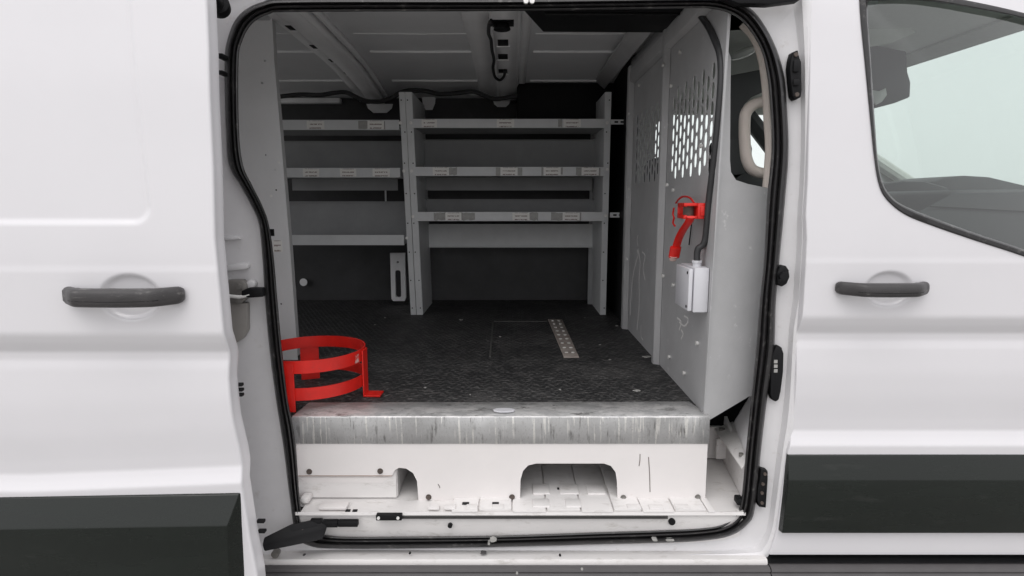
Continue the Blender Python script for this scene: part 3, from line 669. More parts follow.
# windscreen and pillars
A=[(1.56,.10,1.80),(1.56,2.0,1.80),(2.35,1.92,1.24),(2.35,.16,1.24)]
mb=MB(); mb.prism(A,(.005,0,.005)); mb.build('windscreen',M['glass2'],van,smooth=False)
mb=MB(); mb.tube([(1.50,2.01,1.81),(2.42,1.95,1.22)],.035,10); mb.build('windscreen_pillar',M['headl'],van); mb=MB(); mb.tube([(1.50,.06,1.79),(2.42,.14,1.20)],.03,10); mb.build('windscreen_pillar',M['headl'],van)
mb=MB(); mb.prism([(1.50,.10,1.79),(1.60,.10,1.77),(1.60,2.0,1.79),(1.50,2.0,1.80)],(0,0,.03)); mb.build('windscreen_header',M['headl'],van)
# mirror module
q=[P(x,y,.80) for x,y in [(858,42),(907,51),(908,72),(911,82),(910.5,97),(895,103),(880,107),(874,106),(860,104)]]
mb=MB(); mb.prism([tuple(p) for p in q],(0,.10,0),.006); mb.build('mirror_module',M['dash'],van)
q=[P(x,y,.79) for x,y in [(873,90),(879,91),(886,88),(887,95),(882,102),(876,105),(873,101)]]
mb=MB(); mb.prism([tuple(p) for p in q],(0,.006,0),.001); mb.build('mirror_module',M['lens'],van)
q=[P(x,y,.60) for x,y in [(862,22),(902,22),(917,32),(892,43),(862,48)]]
mb=MB(); mb.prism([tuple(p) for p in q],(0,.012,0),.003); mb.build('sun_visor',M['headl'],van)
# dashboard
mb=MB()
mb.prism([(1.72,.12,.5),(1.70,.12,1.12),(1.74,.12,1.20),(1.82,.12,1.235),(2.5,.12,1.25),(2.5,.12,.5)],(0,1.86,0),.012)
mb.build('dashboard',M['dash'],van)
pts=[]
for (x0,x1,y0,y1,h) in [(1.74,2.1,1.35,1.85,.085),(1.90,2.45,.35,1.9,.045)]:
    b=bmesh.new(); bmesh.ops.create_uvsphere(b,u_segments=28,v_segments=14,radius=1)
    m=MB(); m.add(b,Matrix.Translation(((x0+x1)/2,(y0+y1)/2,1.235))@Matrix.Diagonal(((x1-x0)/2,(y1-y0)/2,h,1))); m.build('dash_cowl',M['dash'],van)
mb=MB(); mb.box(1.74,1.80,.18,.42,1.215,1.225,.003); mb.build('dash_vent',M['blackp'],van)
# nearer top roll of the dash as seen through the door glass
q=[P(x,y,y3) for x,y,y3 in [(905,217,.32),(955,190,.32),(1100,188,.32),(1100,300,.32),(905,300,.32)]]
mb=MB(); mb.prism([tuple(p) for p in q],(.02,.55,.0),.03); mb.build('dash_top',M['dash'],van)
q=[P(x,y,.315) for x,y in [(930,206),(1100,215),(1100,216.5),(930,207.2)]]
mb=MB(); mb.prism([tuple(p) for p in q],(0,-.002,0)); mb.build('dash_seam',M['blackp'],van)
q=[P(x,y,.9) for x,y in [(870,186),(905,181),(925,181),(950,188),(950,230),(870,230)]]
mb=MB(); mb.prism([tuple(p) for p in q],(0,.25,0),.01); mb.build('dash_top',M['dash'],van)
q=[P(x,y,1.3) for x,y in [(930,182),(945,177),(965,175.5),(990,177),(1020,184),(1050,192),(1050,240),(930,240)]]
mb=MB(); mb.prism([tuple(p) for p in q],(0,.3,0),.01); mb.build('dash_cowl',M['dash'],van)
# front end of the van beyond the cab (bonnet, closed body)
mb=MB(); mb.prism([(XR,.03,.3),(XR,.03,1.18),(2.55,.06,1.14),(3.0,.12,.98),(3.1,.14,.35)],(0,2.0,0),.02); mb.build('bonnet',M['paint'],van)
mb=MB(); mb.box(.53,2.4,.45,2.0,.50,.54); mb.build('cab_floor',M['blackp'],van)
# seats
for y in (.62,1.62):
    mb=MB(); mb.box(.66,.80,y-.23,y+.23,.72,1.26,.05); st=mb.build('seat',M['seat'],van)
    mb=MB(); mb.box(.68,.78,y-.12,y+.12,1.29,1.46,.045); mb.cyl((.73,y-.05,1.27),(0,0,1),.006,.08); mb.cyl((.73,y+.05,1.27),(0,0,1),.006,.08); mb.build('headrest',M['seat'],st)
    mb=MB(); mb.box(.76,1.25,y-.24,y+.24,.72,.88,.05); mb.build('seat_cushion',M['seat'],st)
# ---------------------------------------------------------------- step well
ZS=.444
xl,xr_=-.80,.575
mb=MB(); mb.box(-.555,.612,.0185,.062,ZS-.012,ZS-.004); mb.box(xl,xr_+.15,.062,.42,ZS-.012,ZS-.004); well=mb.build('step_well',M['sillw'],van)
# pressed plates of the step floor
xs=[P(p,500,.05).x for p in (300,384,420,452,479,512,546,580,612,640,672,704,712)]
for i,(a,c) in enumerate(zip(xs[3:],xs[4:])):
    mb=MB(); mb.box(a+.002,c-.002,.017+(.006 if i%2 else 0),.36,ZS-.004,ZS+.0015+(.002 if i%2 else 0),.001); mb.build('step_plate',M['sillw'],well)
    if i in (0,1,3,4,5):
        mb=MB(); q=(a+c)/2; yy0=.048 if i<2 else .13; mb.box(q-.009,q+.009,yy0,yy0+.012,ZS+.003,ZS+.0042); mb.build('drain_slot',M['blackp'],well)
mb=MB(); mb.box(xl,.50,.36,.375,ZS-.01,ZF-.014); mb.box(xl,.50,.345,.36,.60,.615,.002); mb.build('well_wall',M['sillw'],well)
for (xa_,xb_,ya_,yb_) in [(533,549,484,494),(560,577,484,494),(588,603,484,494),(533,549,499,507),(566,580,499,507)]:
    a=PZ(xa_,yb_,ZS+.004);c=PZ(xb_,ya_,ZS+.004); mb=MB(); mb.box(a.x,c.x,a.y,c.y,ZS,ZS+.0065,.003); mb.build('pressed_rib',M['sillw'],well)
for xa_ in (428,444,466,492,628,650,676):
    a=PZ(xa_,509,ZS+.004);c=PZ(xa_+12,504.5,ZS+.004); mb=MB(); mb.box(a.x,c.x,a.y,c.y,ZS,ZS+.006,.002); mb.build('pressed_rib',M['sillw'],well)
# front ledge of the well down to the seal, with slots
za=P(500,512,.0185).z; zb=P(500,538,.050).z
sec=[(.0185,ZS-.002),(.0165,ZS-.010),(.0175,za-.004),(.030,za-.012),(.026,za-.024),(.040,zb+.016),(.044,zb-.02)]
V=[];Fs=[]; xa,xb=P(297,520,.03).x,P(743,505,.03).x
for x in (xa,xb): V+=[(x,y,z) for y,z in sec]
n=len(sec)
for j in range(n-1): Fs.append((j,n+j,n+j+1,j+1))
raw('well_ledge',V,Fs,M['sillw'],well,recalc=True,ang=40)
a=P(398,517,.014);c=P(668,519.6,.014); mb=MB(); mb.box(a.x,c.x,.0145,.022,c.z+.001,c.z+.005,.0008); mb.box(a.x,c.x,.0140,.022,c.z+.007,c.z+.0085,.0004); mb.build('track_slot',mat('track_shadow_gap',(.06,.058,.056),.6),well)
for px,py,w in ((672,522,.018),(450,526,.012)):
    q=P(px,py,.022); mb=MB(); mb.cyl((q.x,.027,q.z),(0,1,0),w/2,.012,18); mb.build('oval_slot',M['blackp'],well)
# black clips
for bxs in ([(310,322,520,526),(322,338,521,527),(338,358,521,526.5)],[(376,402,514.5,520)]):
    mb=MB()
    for x0,x1,y0,y1 in bxs:
        a=P(x0,y0,.008);c=P(x1,y1,.008); mb.box(a.x,c.x,.004,.02,c.z,a.z,.002)
    mb.build('track_clip',M['blackp'],well)
for px in (378.5,398):
    q=P(px,518,.003); mb=MB(); mb.cyl((q.x,.003,q.z),(0,1,0),.004,.004,12); mb.build('clip_screw',M['bolt'],well)
# left white locker of the well, set back under the cover
ya=.12; a=P(300,478,ya); c=P(397,506,ya)
mb=MB(); mb.box(a.x-.05,P(396,480,.092).x,.092,.10,ZS,.62); mb.build('locker_panel',M['sillw'],well)
mb=MB(); q0=P(396,480,.10); mb.prism([(q0.x,.10,ZS),(q0.x+.004,.10,ZS),(q0.x+.004,.10,.60),(q0.x,.10,.60)],(0,.2,0)); mb.build('locker_side',M['sillw'],well)
a=PZ(318,508,ZS+.008);c=PZ(348,504,ZS+.008); mb=MB(); mb.box(a.x,c.x,.024,.058,ZS,ZS+.008,.002); mb.build('step_plate',M['powder'],well)
mb=MB(); q=P(309,505,.09); mb.box(q.x-.012,q.x+.012,.055,.090,ZS,ZS+.018,.006); mb.build('corner_boss',M['sillw'],well)
for px,py in ((348,510.5),(355,510.5)):
    q=PZ(px,py,ZS-.002); mb=MB(); mb.box(q.x-.006,q.x+.006,q.y-.005,q.y+.005,ZS-.003,ZS-.001); mb.build('drain_slot',M['blackp'],well)
# right end of the well
p1=P(709,425,.10); 
mb=MB(); mb.prism([tuple(P(x,y,Y_)) for x,y,Y_ in [(733,424,.325),(750,396,.29),(790,380,.07),(790,520,.06),(748,464,.055)]],(.004,.01,0)); mb.build('pillar_lining',M['jamb'],well)
q=[P(724,433,.30),P(744,462,.06),P(744,500,.05),P(728,470,.28)]
mb=MB(); mb.prism([(.660,.34,ZS),(.625,.065,ZS),(.625,.065,.535),(.660,.34,.585)],(.01,0,0),.002); mb.build('well_side',M['sillw'],well)
q=[P(714,430,.32),P(733,423,.32),P(747,462,.05),P(742,470,.05)]
mb=MB(); mb.prism([tuple(p) for p in q],(0,0,.006),.002); mb.build('well_flange',M['sillw'],well)
mb=MB(); mb.box(.50,.70,.345,.355,ZS,P(720,427,.345).z); mb.build('well_wall',M['sillw'],well)
mb=MB(); mb.cyl(P(741,456,.09)+Vector((0,0,.004)),(0,0,1),.006,.008,12); mb.build('flange_bolt',M['galv'],well); mb=MB(); mb.cyl(P(722,430,.29),(0,0,1),.010,.010,12); mb.build('flange_bolt',M['galv'],well)
a=P(718,438,.30);c=P(727,458,.30); mb=MB(); mb.box(a.x-.006,c.x,.29,.30,c.z,a.z,.003); mb.build('access_plate',M['sillw'],well)
a=P(741,496,.03); mb=MB(); mb.box(a.x-.008,a.x+.010,.03,.06,a.z-.028,a.z-.010,.004); mb.build('corner_block',M['blackp'],well)
# black sheet right of the well, painting in the shade of the void
mb=MB(); mb.box(.52,.85,.40,.42,.45,.95); mb.build('cab_gap_shade',M['blackp'],well)
# ---------------------------------------------------------------- step cover (folded white sheet with an aluminium edge)
YF=.085
cover=empty('step_cover',(-.05,YF,ZS),'white folded step cover with two cut-outs and a streaked aluminium edge','step cover')
out=[(293,419),(296,443),(298,475.5),(392,475.5),(395,470),(399,467.8),(406,468.5),(413,473),(417,481),(418.5,501),(520,501),(520.5,480),(523,471),(528,465.5),(536,463.5),(604,463.5),(611,466),(615.5,472),(617,481),(617.5,501),(705,501),(709,419)]
o3=[P(x,y,YF) for x,y in out]; o2=[(p.x,p.z) for p in o3]
cdt_sheet('cover_face',o2,[],lambda p:Vector((p[0],YF,p[1])),M['powder'],cover,thick=(0,.003,0))
# short turned-in lips, rust-edged
def lip(pa,pb,m_=M['powder'],d=.02,n='bottom_lip'):
    a=P(*pa,YF);c=P(*pb,YF); mb=MB(); mb.box(a.x,c.x,YF+.001,YF+d,a.z-.0015,a.z+.0005); mb.build(n,m_,cover)
rustm=mat('rusty_cut_edge',(.30,.16,.10),.7,noise=.3,nscale=30)
lip((298,475.8),(392,475.8),rustm,.003,'cut_edge'); lip((418.5,501.2),(520,501.2),rustm,.003,'cut_edge'); lip((617.5,501.2),(705,501.2),M['powder'],.02)
mb=MB(); a=P(300,477,YF+.01);c=P(386,481,YF+.01); mb.prism([(a.x,YF+.006,a.z),(c.x+.01,YF+.006,a.z),(c.x-.01,YF+.006,c.z-.003),(a.x+.02,YF+.006,c.z-.003)],(0,.003,0)); mb.build('lower_flange',M['powder'],cover)
# right and left end folds
mb=MB(); a=P(709,419,YF);c=P(705,501,YF); mb.prism([(a.x-.001,YF+.003,a.z),(a.x+.001,YF+.003,a.z),(c.x+.001,YF+.003,c.z),(c.x-.001,YF+.003,c.z)],(-.03,.23,0)); mb.build('end_fold',M['powder'],cover)
# aluminium angle: top and front
tf=[P(292,417.5,YF-.003),P(710,415.5,YF-.003)]
ztop=ZF+.006
tb0=PZ(309,402.5,ztop); tb1=PZ(689,401.5,ztop)
f0=P(292,418,YF-.003);f1=P(710,415,YF-.003);g0=P(295,444.5,YF-.003);g1=P(709,443,YF-.003)
f0.z=f1.z=(f0.z+f1.z)/2; g0.z=g1.z=(g0.z+g1.z)/2
V=[g0,g1,f1,f0,tb1,tb0]
# rounded fold between front and top
n=5; V=[];Fs=[]; rr=.004
prof=[(g0,g1)]; 
def mid(a,b,t): return a.lerp(b,t)
rowsL=[g0]; rowsR=[g1]
for k in range(n+1):
    t=R(90*k/n)
    for rows,f,tb in ((rowsL,f0,tb0),(rowsR,f1,tb1)):
        d=(tb-f).normalized(); rows.append(f+Vector((0,0,-rr*(1-math.sin(t))))+d*rr*(1-math.cos(t)))
rowsL.append(tb0); rowsR.append(tb1)
N=24; V=[];Fs=[]
for a,c in zip(rowsL,rowsR):
    for i in range(N+1): V.append(a.lerp(c,i/N)+Vector((0,random.uniform(-.0005,.0005),0)))
for r in range(len(rowsL)-1):
    for i in range(N): p=r*(N+1)+i; Fs.append((p,p+1,p+N+2,p+N+1))
al=raw('aluminium_edge',V,Fs,M['alu'],cover,recalc=True,ang=60); so_=al.modifiers.new('t','SOLIDIFY'); so_.thickness=.0025; so_.offset=-1
mb=MB(); q=PZ(504,411,ztop-.001); mb.cyl((q.x,q.y,q.z+.002),(0,0,1),1,.004,28)
for v in mb.bm.verts: v.co=Vector((q.x+(v.co.x-q.x)*.029,q.y+(v.co.y-q.y)*.013,v.co.z))
mb.build('oval_plug',M['boxp'],cover)
for px,py,m_ in [(309,472,'rust'),(380,471.5,'rust'),(428.5,497.5,'rust'),(512,497.5,'rust'),(623.5,498,'galv'),(698,497.5,'galv')]:
    p=P(px,py,YF-.003); mb=MB(); mb.cyl((p.x,YF-.003,p.z),(0,1,0),.0062,.007,6,.0055); mb.cyl((p.x,YF-.001,p.z),(0,1,0),.0078,.002,16); mb.build('cover_bolt',M[m_],cover)
for A,B in (((648.5,457),(650,492)),((640,454),(639,466)),((438,484),(440,488))):
    a=P(*A,YF);c=P(*B,YF); mb=MB(); mb.tube([(a.x,YF-.0002,a.z),((a.x+c.x)/2+.001,YF-.0003,(a.z+c.z)/2),(c.x,YF-.0002,c.z)],.0011,6); mb.build('scratch',mat('scratch_dark',(.12,.10,.09),.7),cover)
# ---------------------------------------------------------------- shelving
def yup(z): return 1.51-.12*(z-ZF)/1.15
def shelf_box(mb,xa,xb,pyt,pyb,extra=0):
    pass
def lipz(px,py): return P(px,py,yup)
def upright(px_top,px_bot,w,parent,side):
    """leaning post: L-flange on the front and a side web running back; side=+1 web on its left edge"""
    T=lipz(px_top,92); B=P(px_bot,315.5,yup); B=Vector((B.x,1.51,ZF+.001))
    mb=MB()
    def sec(p,d): 
        return [p+Vector((-w/2,d,0)),p+Vector((w/2,d,0)),p+Vector((w/2,d+.003,0)),p+Vector((-w/2,d+.003,0))]
    mb.hexa(sec(B,0),sec(T,0)); 
    x=w/2*side
    def web(p,yb): return [Vector((p.x+x-.0012,p.y+.003,p.z)),Vector((p.x+x+.0012,p.y+.003,p.z)),Vector((p.x+x+.0012,yb,p.z)),Vector((p.x+x-.0012,yb,p.z))]
    mb.hexa(web(B,1.86),web(T,1.80))
    o=mb.build('upright',M['shelf'],parent,smooth=False)
    for i in range(15):
        t=(i+.5)/15; c_=B.lerp(T,t)
        if i%2==0: mb=MB(); mb.cyl((c_.x+random.choice((-1,1))*w*.18,c_.y-.0005,c_.z),(0,1,0),.0032,.002,8); mb.build('punched_hole',M['blackp'],o)
    return o
def tray(parent,xa_px,xb_px,y0,y1,riser,yref=None,back=.30,labels=(),tapes=(),rback=True):
    """one shelf: front lip, tray floor, back riser (riser = height in metres)"""
    A=lipz(xa_px,y0);B=lipz(xb_px,y0);A2=lipz(xa_px,y1);B2=lipz(xb_px,y1); yl=A.y-.003
    zt=(A.z+B.z)/2; zb_=(A2.z+B2.z)/2
    mb=MB(); mb.box(A.x,B.x,yl,yl+.003,zb_,zt); mb.box(A.x,B.x,yl+.003,yl+.012,zt-.003,zt-.0005); mb.box(A.x,B.x,yl+.003,yl+.02,zb_+.0005,zb_+.003)
    o=mb.build('shelf_lip',M['shelf'],parent,smooth=False)
    mb=MB(); mb.box(A.x,B.x,yl+.004,yl+back,zb_+.004,zb_+.007); mb.box(A.x,B.x,yl+back,yl+back+.003,zb_+.004,zb_+riser)
    mb.box(A.x,B.x,yl+back-.018,yl+back,zb_+riser-.003,zb_+riser)
    mb.build('shelf_tray',M['shelfback'],parent,smooth=False)
    for px,w in labels:
        c_=P(px,(y0+y1)/2,yup); hw=w/2*(yl-YC)/F; mb=MB(); rot=Matrix.Translation((c_.x,yl-.0012,c_.z))@Matrix.Rotation(R(random.uniform(-1.5,1.5)),4,'Y')
        b=bmesh.new(); bmesh.ops.create_cube(b,size=1); bmesh.ops.scale(b,vec=(hw*2,.0012,.036),verts=b.verts); mb.add(b,rot); mb.build('label',M['label'],o,smooth=False)
    for px,w in tapes:
        c_=P(px,(y0+y1)/2,yup); hw=w/2*(yl-YC)/F; n=8; pts=[]
        for i in range(n+1): pts.append((c_.x-hw+2*hw*i/n,yl-.0002,c_.z+.019+random.uniform(-.003,.002)))
        for i in range(n,-1,-1): pts.append((c_.x-hw+2*hw*i/n,yl-.0002,c_.z-.018+random.uniform(-.003,.004)))
        mb=MB(); mb.prism(pts,(0,-.0006,0)); mb.build('tape',M['tape'],o,smooth=False)
    return o
ru=empty('shelving_unit',(.06,1.6,ZF),'grey steel shelving unit with three labelled shelves, next to the bulkhead','shelving unit','steel shelving units against the far side')
upright(408.3,419.7,.030,ru,1); upright(608.5,603,.027,ru,-1)
tray(ru,411,605,119,128,.055,labels=((429.5,15),(505.5,17),(572,17)),tapes=((560,4),))
tray(ru,412,605,167,176,.195,labels=((441,16),(509,17),(552,17),(590,17)),tapes=((451,12),(509,26),(552,21),(588,24)))
tray(ru,413.5,606,212,221,.105,labels=((453.5,16),(521,17),(571,17)),tapes=((440,12),(466,18),(531,14),(566,30)))
a=P(420,235,1.83);c=P(596,247,1.83); mb=MB(); mb.box(a.x,c.x,1.815,1.822,c.z,a.z+.06); mb.box(a.x,c.x,1.79,1.815,c.z,c.z+.004); mb.build('back_rail',M['shelf'],ru,smooth=False)
mb=MB()
for p0,p1 in ((421,427),(591,597)):
    a=P(p0,122,1.82);c=P(p1,300,1.82); mb.box(a.x,c.x if p0>500 else c.x-.01,1.818,1.828,ZF+.001,1.66)
mb.build('back_post',M['shelfback'],ru,smooth=False)
# strut ties to the bulkhead
for px0,px1,py in ((611,626,122),(610,624,215)):
    a=P(px0,py-2.5,yup);c=P(px1,py+2.5,yup); mb=MB(); mb.box(a.x,c.x,a.y,a.y+.003,c.z,a.z); t=mb.build('tie_strap',M['shelf'],ru)
    for f in (.35,.75):
        mb=MB(); mb.box(a.x+(c.x-a.x)*(f-.12),a.x+(c.x-a.x)*(f+.12),a.y-.001,a.y,(a.z+c.z)/2-.004,(a.z+c.z)/2+.004); mb.build('strap_slot',M['blackp'],t)
for px,py in [(607,123),(607,169.5),(605.5,215.5),(411,123),(412,171),(413,216.5)]:
    q=P(px,py,yup); mb=MB(); mb.cyl((q.x,q.y-.003,q.z),(0,1,0),.0075,.006,10,.006); mb.build('bolt',M['bolt'],ru)
lu=empty('shelving_unit',(-.85,1.6,ZF),'grey steel shelving unit farther left with a low empty bottom shelf','shelving unit','steel shelving units against the far side')
upright(401.8,413.6,.026,lu,-1)
tray(lu,236,399,120,130,.05,labels=((316,17),(376,16)),tapes=((372,26),))
tray(lu,240,400,168,177.5,.195,labels=((311.5,16),(348.5,16),(381.5,17)))
tray(lu,250,404,235,245,.21)
for px,py in [(400.5,123),(404,171),(407,238)]:
    q=P(px,py,yup); mb=MB(); mb.cyl((q.x,q.y-.003,q.z),(0,1,0),.0075,.006,10,.006); mb.build('bolt',M['bolt'],lu)
mb=MB(); a=P(386,192,1.8); mb.box(a.x-.006,a.x+.002,1.795,1.80,a.z-.08,a.z+.05); mb.build('back_post',M['shelf'],lu)
for U,xa_,xb_ in ((ru,423,592),(lu,292,398)):
    a=P(xa_,178,1.76);c=P(xb_,190.5,1.76); mb=MB(); mb.box(a.x,c.x,1.757,1.76,c.z,a.z+.03); mb.build('back_panel',M['shelfback'],U,smooth=False)
# pale slotted wall post low between the units
a=P(390,253,1.80);c=P(406,301,1.80)
mb=MB(); w_=c.x-a.x
cdt_sheet('wall_post',[(a.x,c.z+.012),(a.x+.01,c.z),(c.x-.008,c.z),(c.x,c.z+.02),(c.x,a.z),(a.x,a.z)],[rrect(a.x+w_*.3,a.x+w_*.68,c.z+.02,c.z+.17,.012),rrect(a.x+w_*.42,a.x+w_*.58,a.z-.055,a.z-.045,.004)],lambda p:Vector((p[0],1.80,p[1])),M['bow'],van,thick=(0,.02,0))
q=P(304,282,1.955); mb=MB(); mb.cyl(q,(0,1,0),.022,.02,20,.016); mb.build('wall_plug',M['bow'],van)
# end panel of the rear racking, facing the door
YE=.65
ep=empty('rack_end_panel',(-.95,YE,ZF),'tall plain grey steel end panel just inside the door opening on the left','rack end panel')
pts=[P(271.5,12,YE),P(274,60,YE),P(280,130,YE),P(290,250,YE),P(297.5,356,YE)]
o2=[(p.x,p.z) for p in pts]; o2[-1]=(o2[-1][0],ZF+.001)
o2=[(-1.45,ZF+.001),(-1.45,1.84),(o2[0][0]-.005,1.84)]+o2
o2=o2[::-1]
hl_=[]
for px,py in [(265,61),(265.5,155),(275,170),(276,190),(281,304),(262,83)]:
    q=P(px,py,YE); hl_.append([(q.x+.0035*math.cos(2*math.pi*k/8),q.z+.0035*math.sin(2*math.pi*k/8)) for k in range(8)])
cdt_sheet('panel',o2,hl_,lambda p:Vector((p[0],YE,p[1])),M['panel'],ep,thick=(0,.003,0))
mb=MB()
for p,q in zip(pts,pts[1:]):
    mb.hexa([p+Vector((-.002,.003,0)),p+Vector((0,.003,0)),p+Vector((0,.03,0)),p+Vector((-.002,.03,0))],[q+Vector((-.002,.003,0)),q+Vector((0,.003,0)),q+Vector((0,.03,0)),q+Vector((-.002,.03,0))])
mb.build('folded_edge',M['grey'],ep,smooth=False)
a=P(272.5,240.5,YE-.001);c=P(282.5,252,YE-.001); mb=MB(); mb.box(a.x,c.x,YE-.0012,YE-.0002,c.z,a.z); mb.build('label',M['label'],ep,smooth=False)
mb=MB(); a=P(270,229,YE);c=P(274.5,236,YE); mb.box(a.x,c.x,YE-.001,YE+.0,c.z,a.z); mb.build('punched_hole',M['blackp'],ep)
for px,py in ((278.5,162),(271,196)):
    q=P(px,py,YE-.002); mb=MB(); mb.cyl(q,(0,1,0),.004,.004,8); mb.build('bolt',M['bolt'],ep)
# ---------------------------------------------------------------- red bottle cage
RX,RY,RR=-.590,.268,.155
cage=empty('bottle_holder',(RX,RY,ZF),'red painted steel ring cage on feet standing on the black floor','bottle holder')
def hoop(z0,z1):
    b=bmesh.new(); n=96; rings=[]
    for i in range(n):
        a=2*math.pi*i/n; c_,s_=math.cos(a),math.sin(a); rings.append([b.verts.new((RX+r*c_,RY+r*s_,z)) for r,z in ((RR,z0),(RR,z1),(RR-.004,z1),(RR-.004,z0))])
    for i in range(n):
        A=rings[i];B=rings[(i+1)%n]
        for k in range(4): b.faces.new((A[k],A[(k+1)%4],B[(k+1)%4],B[k]))
    bmesh.ops.recalc_face_normals(b,faces=b.faces); m=MB(); m.add(b); return m
h=hoop(.787,.822); hp=h.build('hoop',M['red'],cage,ang=30); hoop(.712,.746).build('hoop',M['red'],cage,ang=30)
def leg(deg,w,foot):
    a=R(deg); n_=Vector((math.cos(a),math.sin(a),0)); t=Vector((-n_.y,n_.x,0)); c_=Vector((RX,RY,0))+n_*(RR+.0005)
    mb=MB(); p=[c_-t*w/2,c_+t*w/2,c_+t*w/2+n_*.004,c_-t*w/2+n_*.004]
    mb.hexa([Vector((q.x,q.y,ZF+.002)) for q in p],[Vector((q.x,q.y,.818)) for q in p],.0008)
    if foot:
        p=[c_-t*w/2,c_+t*w/2,c_+t*w/2+n_*foot,c_-t*w/2+n_*foot]; mb.hexa([Vector((q.x,q.y,ZF+.001)) for q in p],[Vector((q.x,q.y,ZF+.006)) for q in p],.0008)
    mb.build('leg',M['red'],cage,smooth=False)
leg(-95,.036,0); leg(-2,.046,.050); leg(111,.056,0)
mb=MB(); a=R(-22); 
for dz,w in ((.012,.006),(.0,.008),(-.010,.006)):
    q=Vector((RX+(RR+.0006)*math.cos(a),RY+(RR+.0006)*math.sin(a),.803+dz)); mb.box(q.x-w/2,q.x+w/2,q.y-w/2,q.y+w*.3,q.z-.003,q.z+.003)
# worn white sticker patch on the upper hoop
b=bmesh.new(); vs=[]
for k in range(5):
    a=R(-23+k*1.8); vs.append((b.verts.new((RX+(RR+.0012)*math.cos(a),RY+(RR+.0012)*math.sin(a),.790)),b.verts.new((RX+(RR+.0012)*math.cos(a),RY+(RR+.0012)*math.sin(a),.814))))
for p,q in zip(vs,vs[1:]): b.faces.new((p[0],q[0],q[1],p[1]))
mb.bm.free(); mb=MB(); mb.add(b); mb.build('sticker',mat('worn_sticker',(.6,.35,.33),.5,noise=.3,nscale=90,dirt=((.62,.03,.02),80,.48,.56,.9)),hp,smooth=False)
# ---------------------------------------------------------------- junction box, conduit, red clamp on the bulkhead
xq=.476
y0=YB0+.006; y1=.235
zt_=P(692,268,y0).z; zb_=P(692,311,y0).z-.004
jb=empty('junction_box',(.49,.18,zb_),'pale grey plastic junction box fixed to the bulkhead under a black conduit','junction box')
mb=MB(); mb.box(xq+.001,XB-.0015,y0,y1,zb_,zt_,.0018); mb.build('box_body',M['boxp'],jb)
mb=MB(); mb.box(xq-.013,xq-.002,y0+.002,y1-.003,zb_+.003,zt_-.003,.0025); mb.build('box_lid',M['boxp'],jb)
mb=MB(); mb.cyl((.494,y0+.04,zt_+.006),(0,0,1),.0115,.016,18); mb.cyl((.494,y0+.04,zt_+.013),(0,0,1),.0135,.006,8); mb.build('cable_gland',M['boxp'],jb)
for z in (zb_+.014,zt_-.014):
    mb=MB(); mb.cyl((xq-.0135,y0+.014,z),(1,0,0),.004,.002,10); mb.build('lid_screw',M['blackp'],jb)
pts=[(.494,y0+.04,zt_+.018)]+[tuple(PX(x,y,XB-.02)) for x,y in [(707,240),(709,215),(712,180),(715,150)]]
pts=[Vector(p) for p in pts]
c_=[(.494,y0+.04,zt_+.010),(.495,y0+.04,zt_+.045)]+[tuple(P(x,y,Y_)) for x,y,Y_ in [(705,240,.14),(709,200,.125),(714,160,.105),(718,120,.09),(721,80,.085),(720,55,.10),(714,38,.14),(708,26,.20),(701,16,.27)]]
mb=MB(); mb.tube(smoothcurve(c_,8,False),.0088,12); o=mb.build('conduit',M['cable']); tag(o,'black flexible conduit running down the edge of the grey bulkhead','conduit')
rc=empty('bottle_clamp',(.48,.2,1.2),'small red clamp with a curved hanging strap fixed to the perforated bulkhead','clamp')
a=PX(703,203,XB); c=PX(703,218,XB)
yn=.135; yf=.215; zt2=P(697,203,yn).z; zb2=P(697,219,yn).z
mb=MB(); mb.box(XB-.030,XB-.003,yn,yn+.05,zb2,zt2,.003); mb.box(XB-.024,XB-.009,yn-.004,yn,zb2+.008,zt2-.008,.002); mb.build('clamp_plate',M['red'],rc)
mb=MB(); mb.box(XB-.062,XB-.056,yn+.007,yf,zt2-.010,zt2,.001); mb.box(XB-.062,XB-.056,yn+.007,yf,zb2,zb2+.010,.001); mb.box(XB-.062,XB-.003,yf-.004,yf,zb2,zt2,.001); mb.box(XB-.066,XB-.03,yn+.002,yn+.02,zt2-.008,zt2,.001); mb.box(XB-.066,XB-.03,yn+.002,yn+.02,zb2,zb2+.008,.001); mb.build('clamp_frame',M['red'],rc)
mb=MB(); mb.cyl((XB-.046,yn+.03,(zt2+zb2)/2),(0,0,1),.014,zt2-zb2-.01,16); mb.build('roller',M['rust'],rc)
def PC(px,py,X): 
    return tuple(PX(px,py,X))
X_=XB-.05
pts=smoothcurve([PC(x,y,X_) for x,y in [(691,217),(688,223),(683,230),(679,238),(676.5,246),(675.5,252)]],5,False)
mb=MB(); mb.tube(pts,.0115,10,flat=.35); mb.build('strap',M['red'],rc)
mb=MB(); mb.tube([PC(675.8,247,X_-.002),PC(674,257,X_-.002)],.016,12,flat=.5); mb.build('strap_tip',M['red'],rc)
mb=MB(); mb.tube([PC(674,255.5,X_-.003),PC(672.8,260,X_-.003)],[.0145,.010],12,flat=.6); mb.build('strap_end',M['pip'],rc)
for w in ([(694,203),(690,198),(684,196.5),(679,199),(676,203)],[(674,208),(673,214),(674,218),(673,223),(675,226)]):
    mb=MB(); mb.tube(smoothcurve([PC(x,y,XB-.03) for x,y in w],5,False),.0028,6); mb.build('cord',M['red'],rc)
mb=MB(); mb.tube([PC(692,220,XB-.006),PC(689,245,XB-.006)],.0018,6); mb.build('cord',M['blackp'],rc)
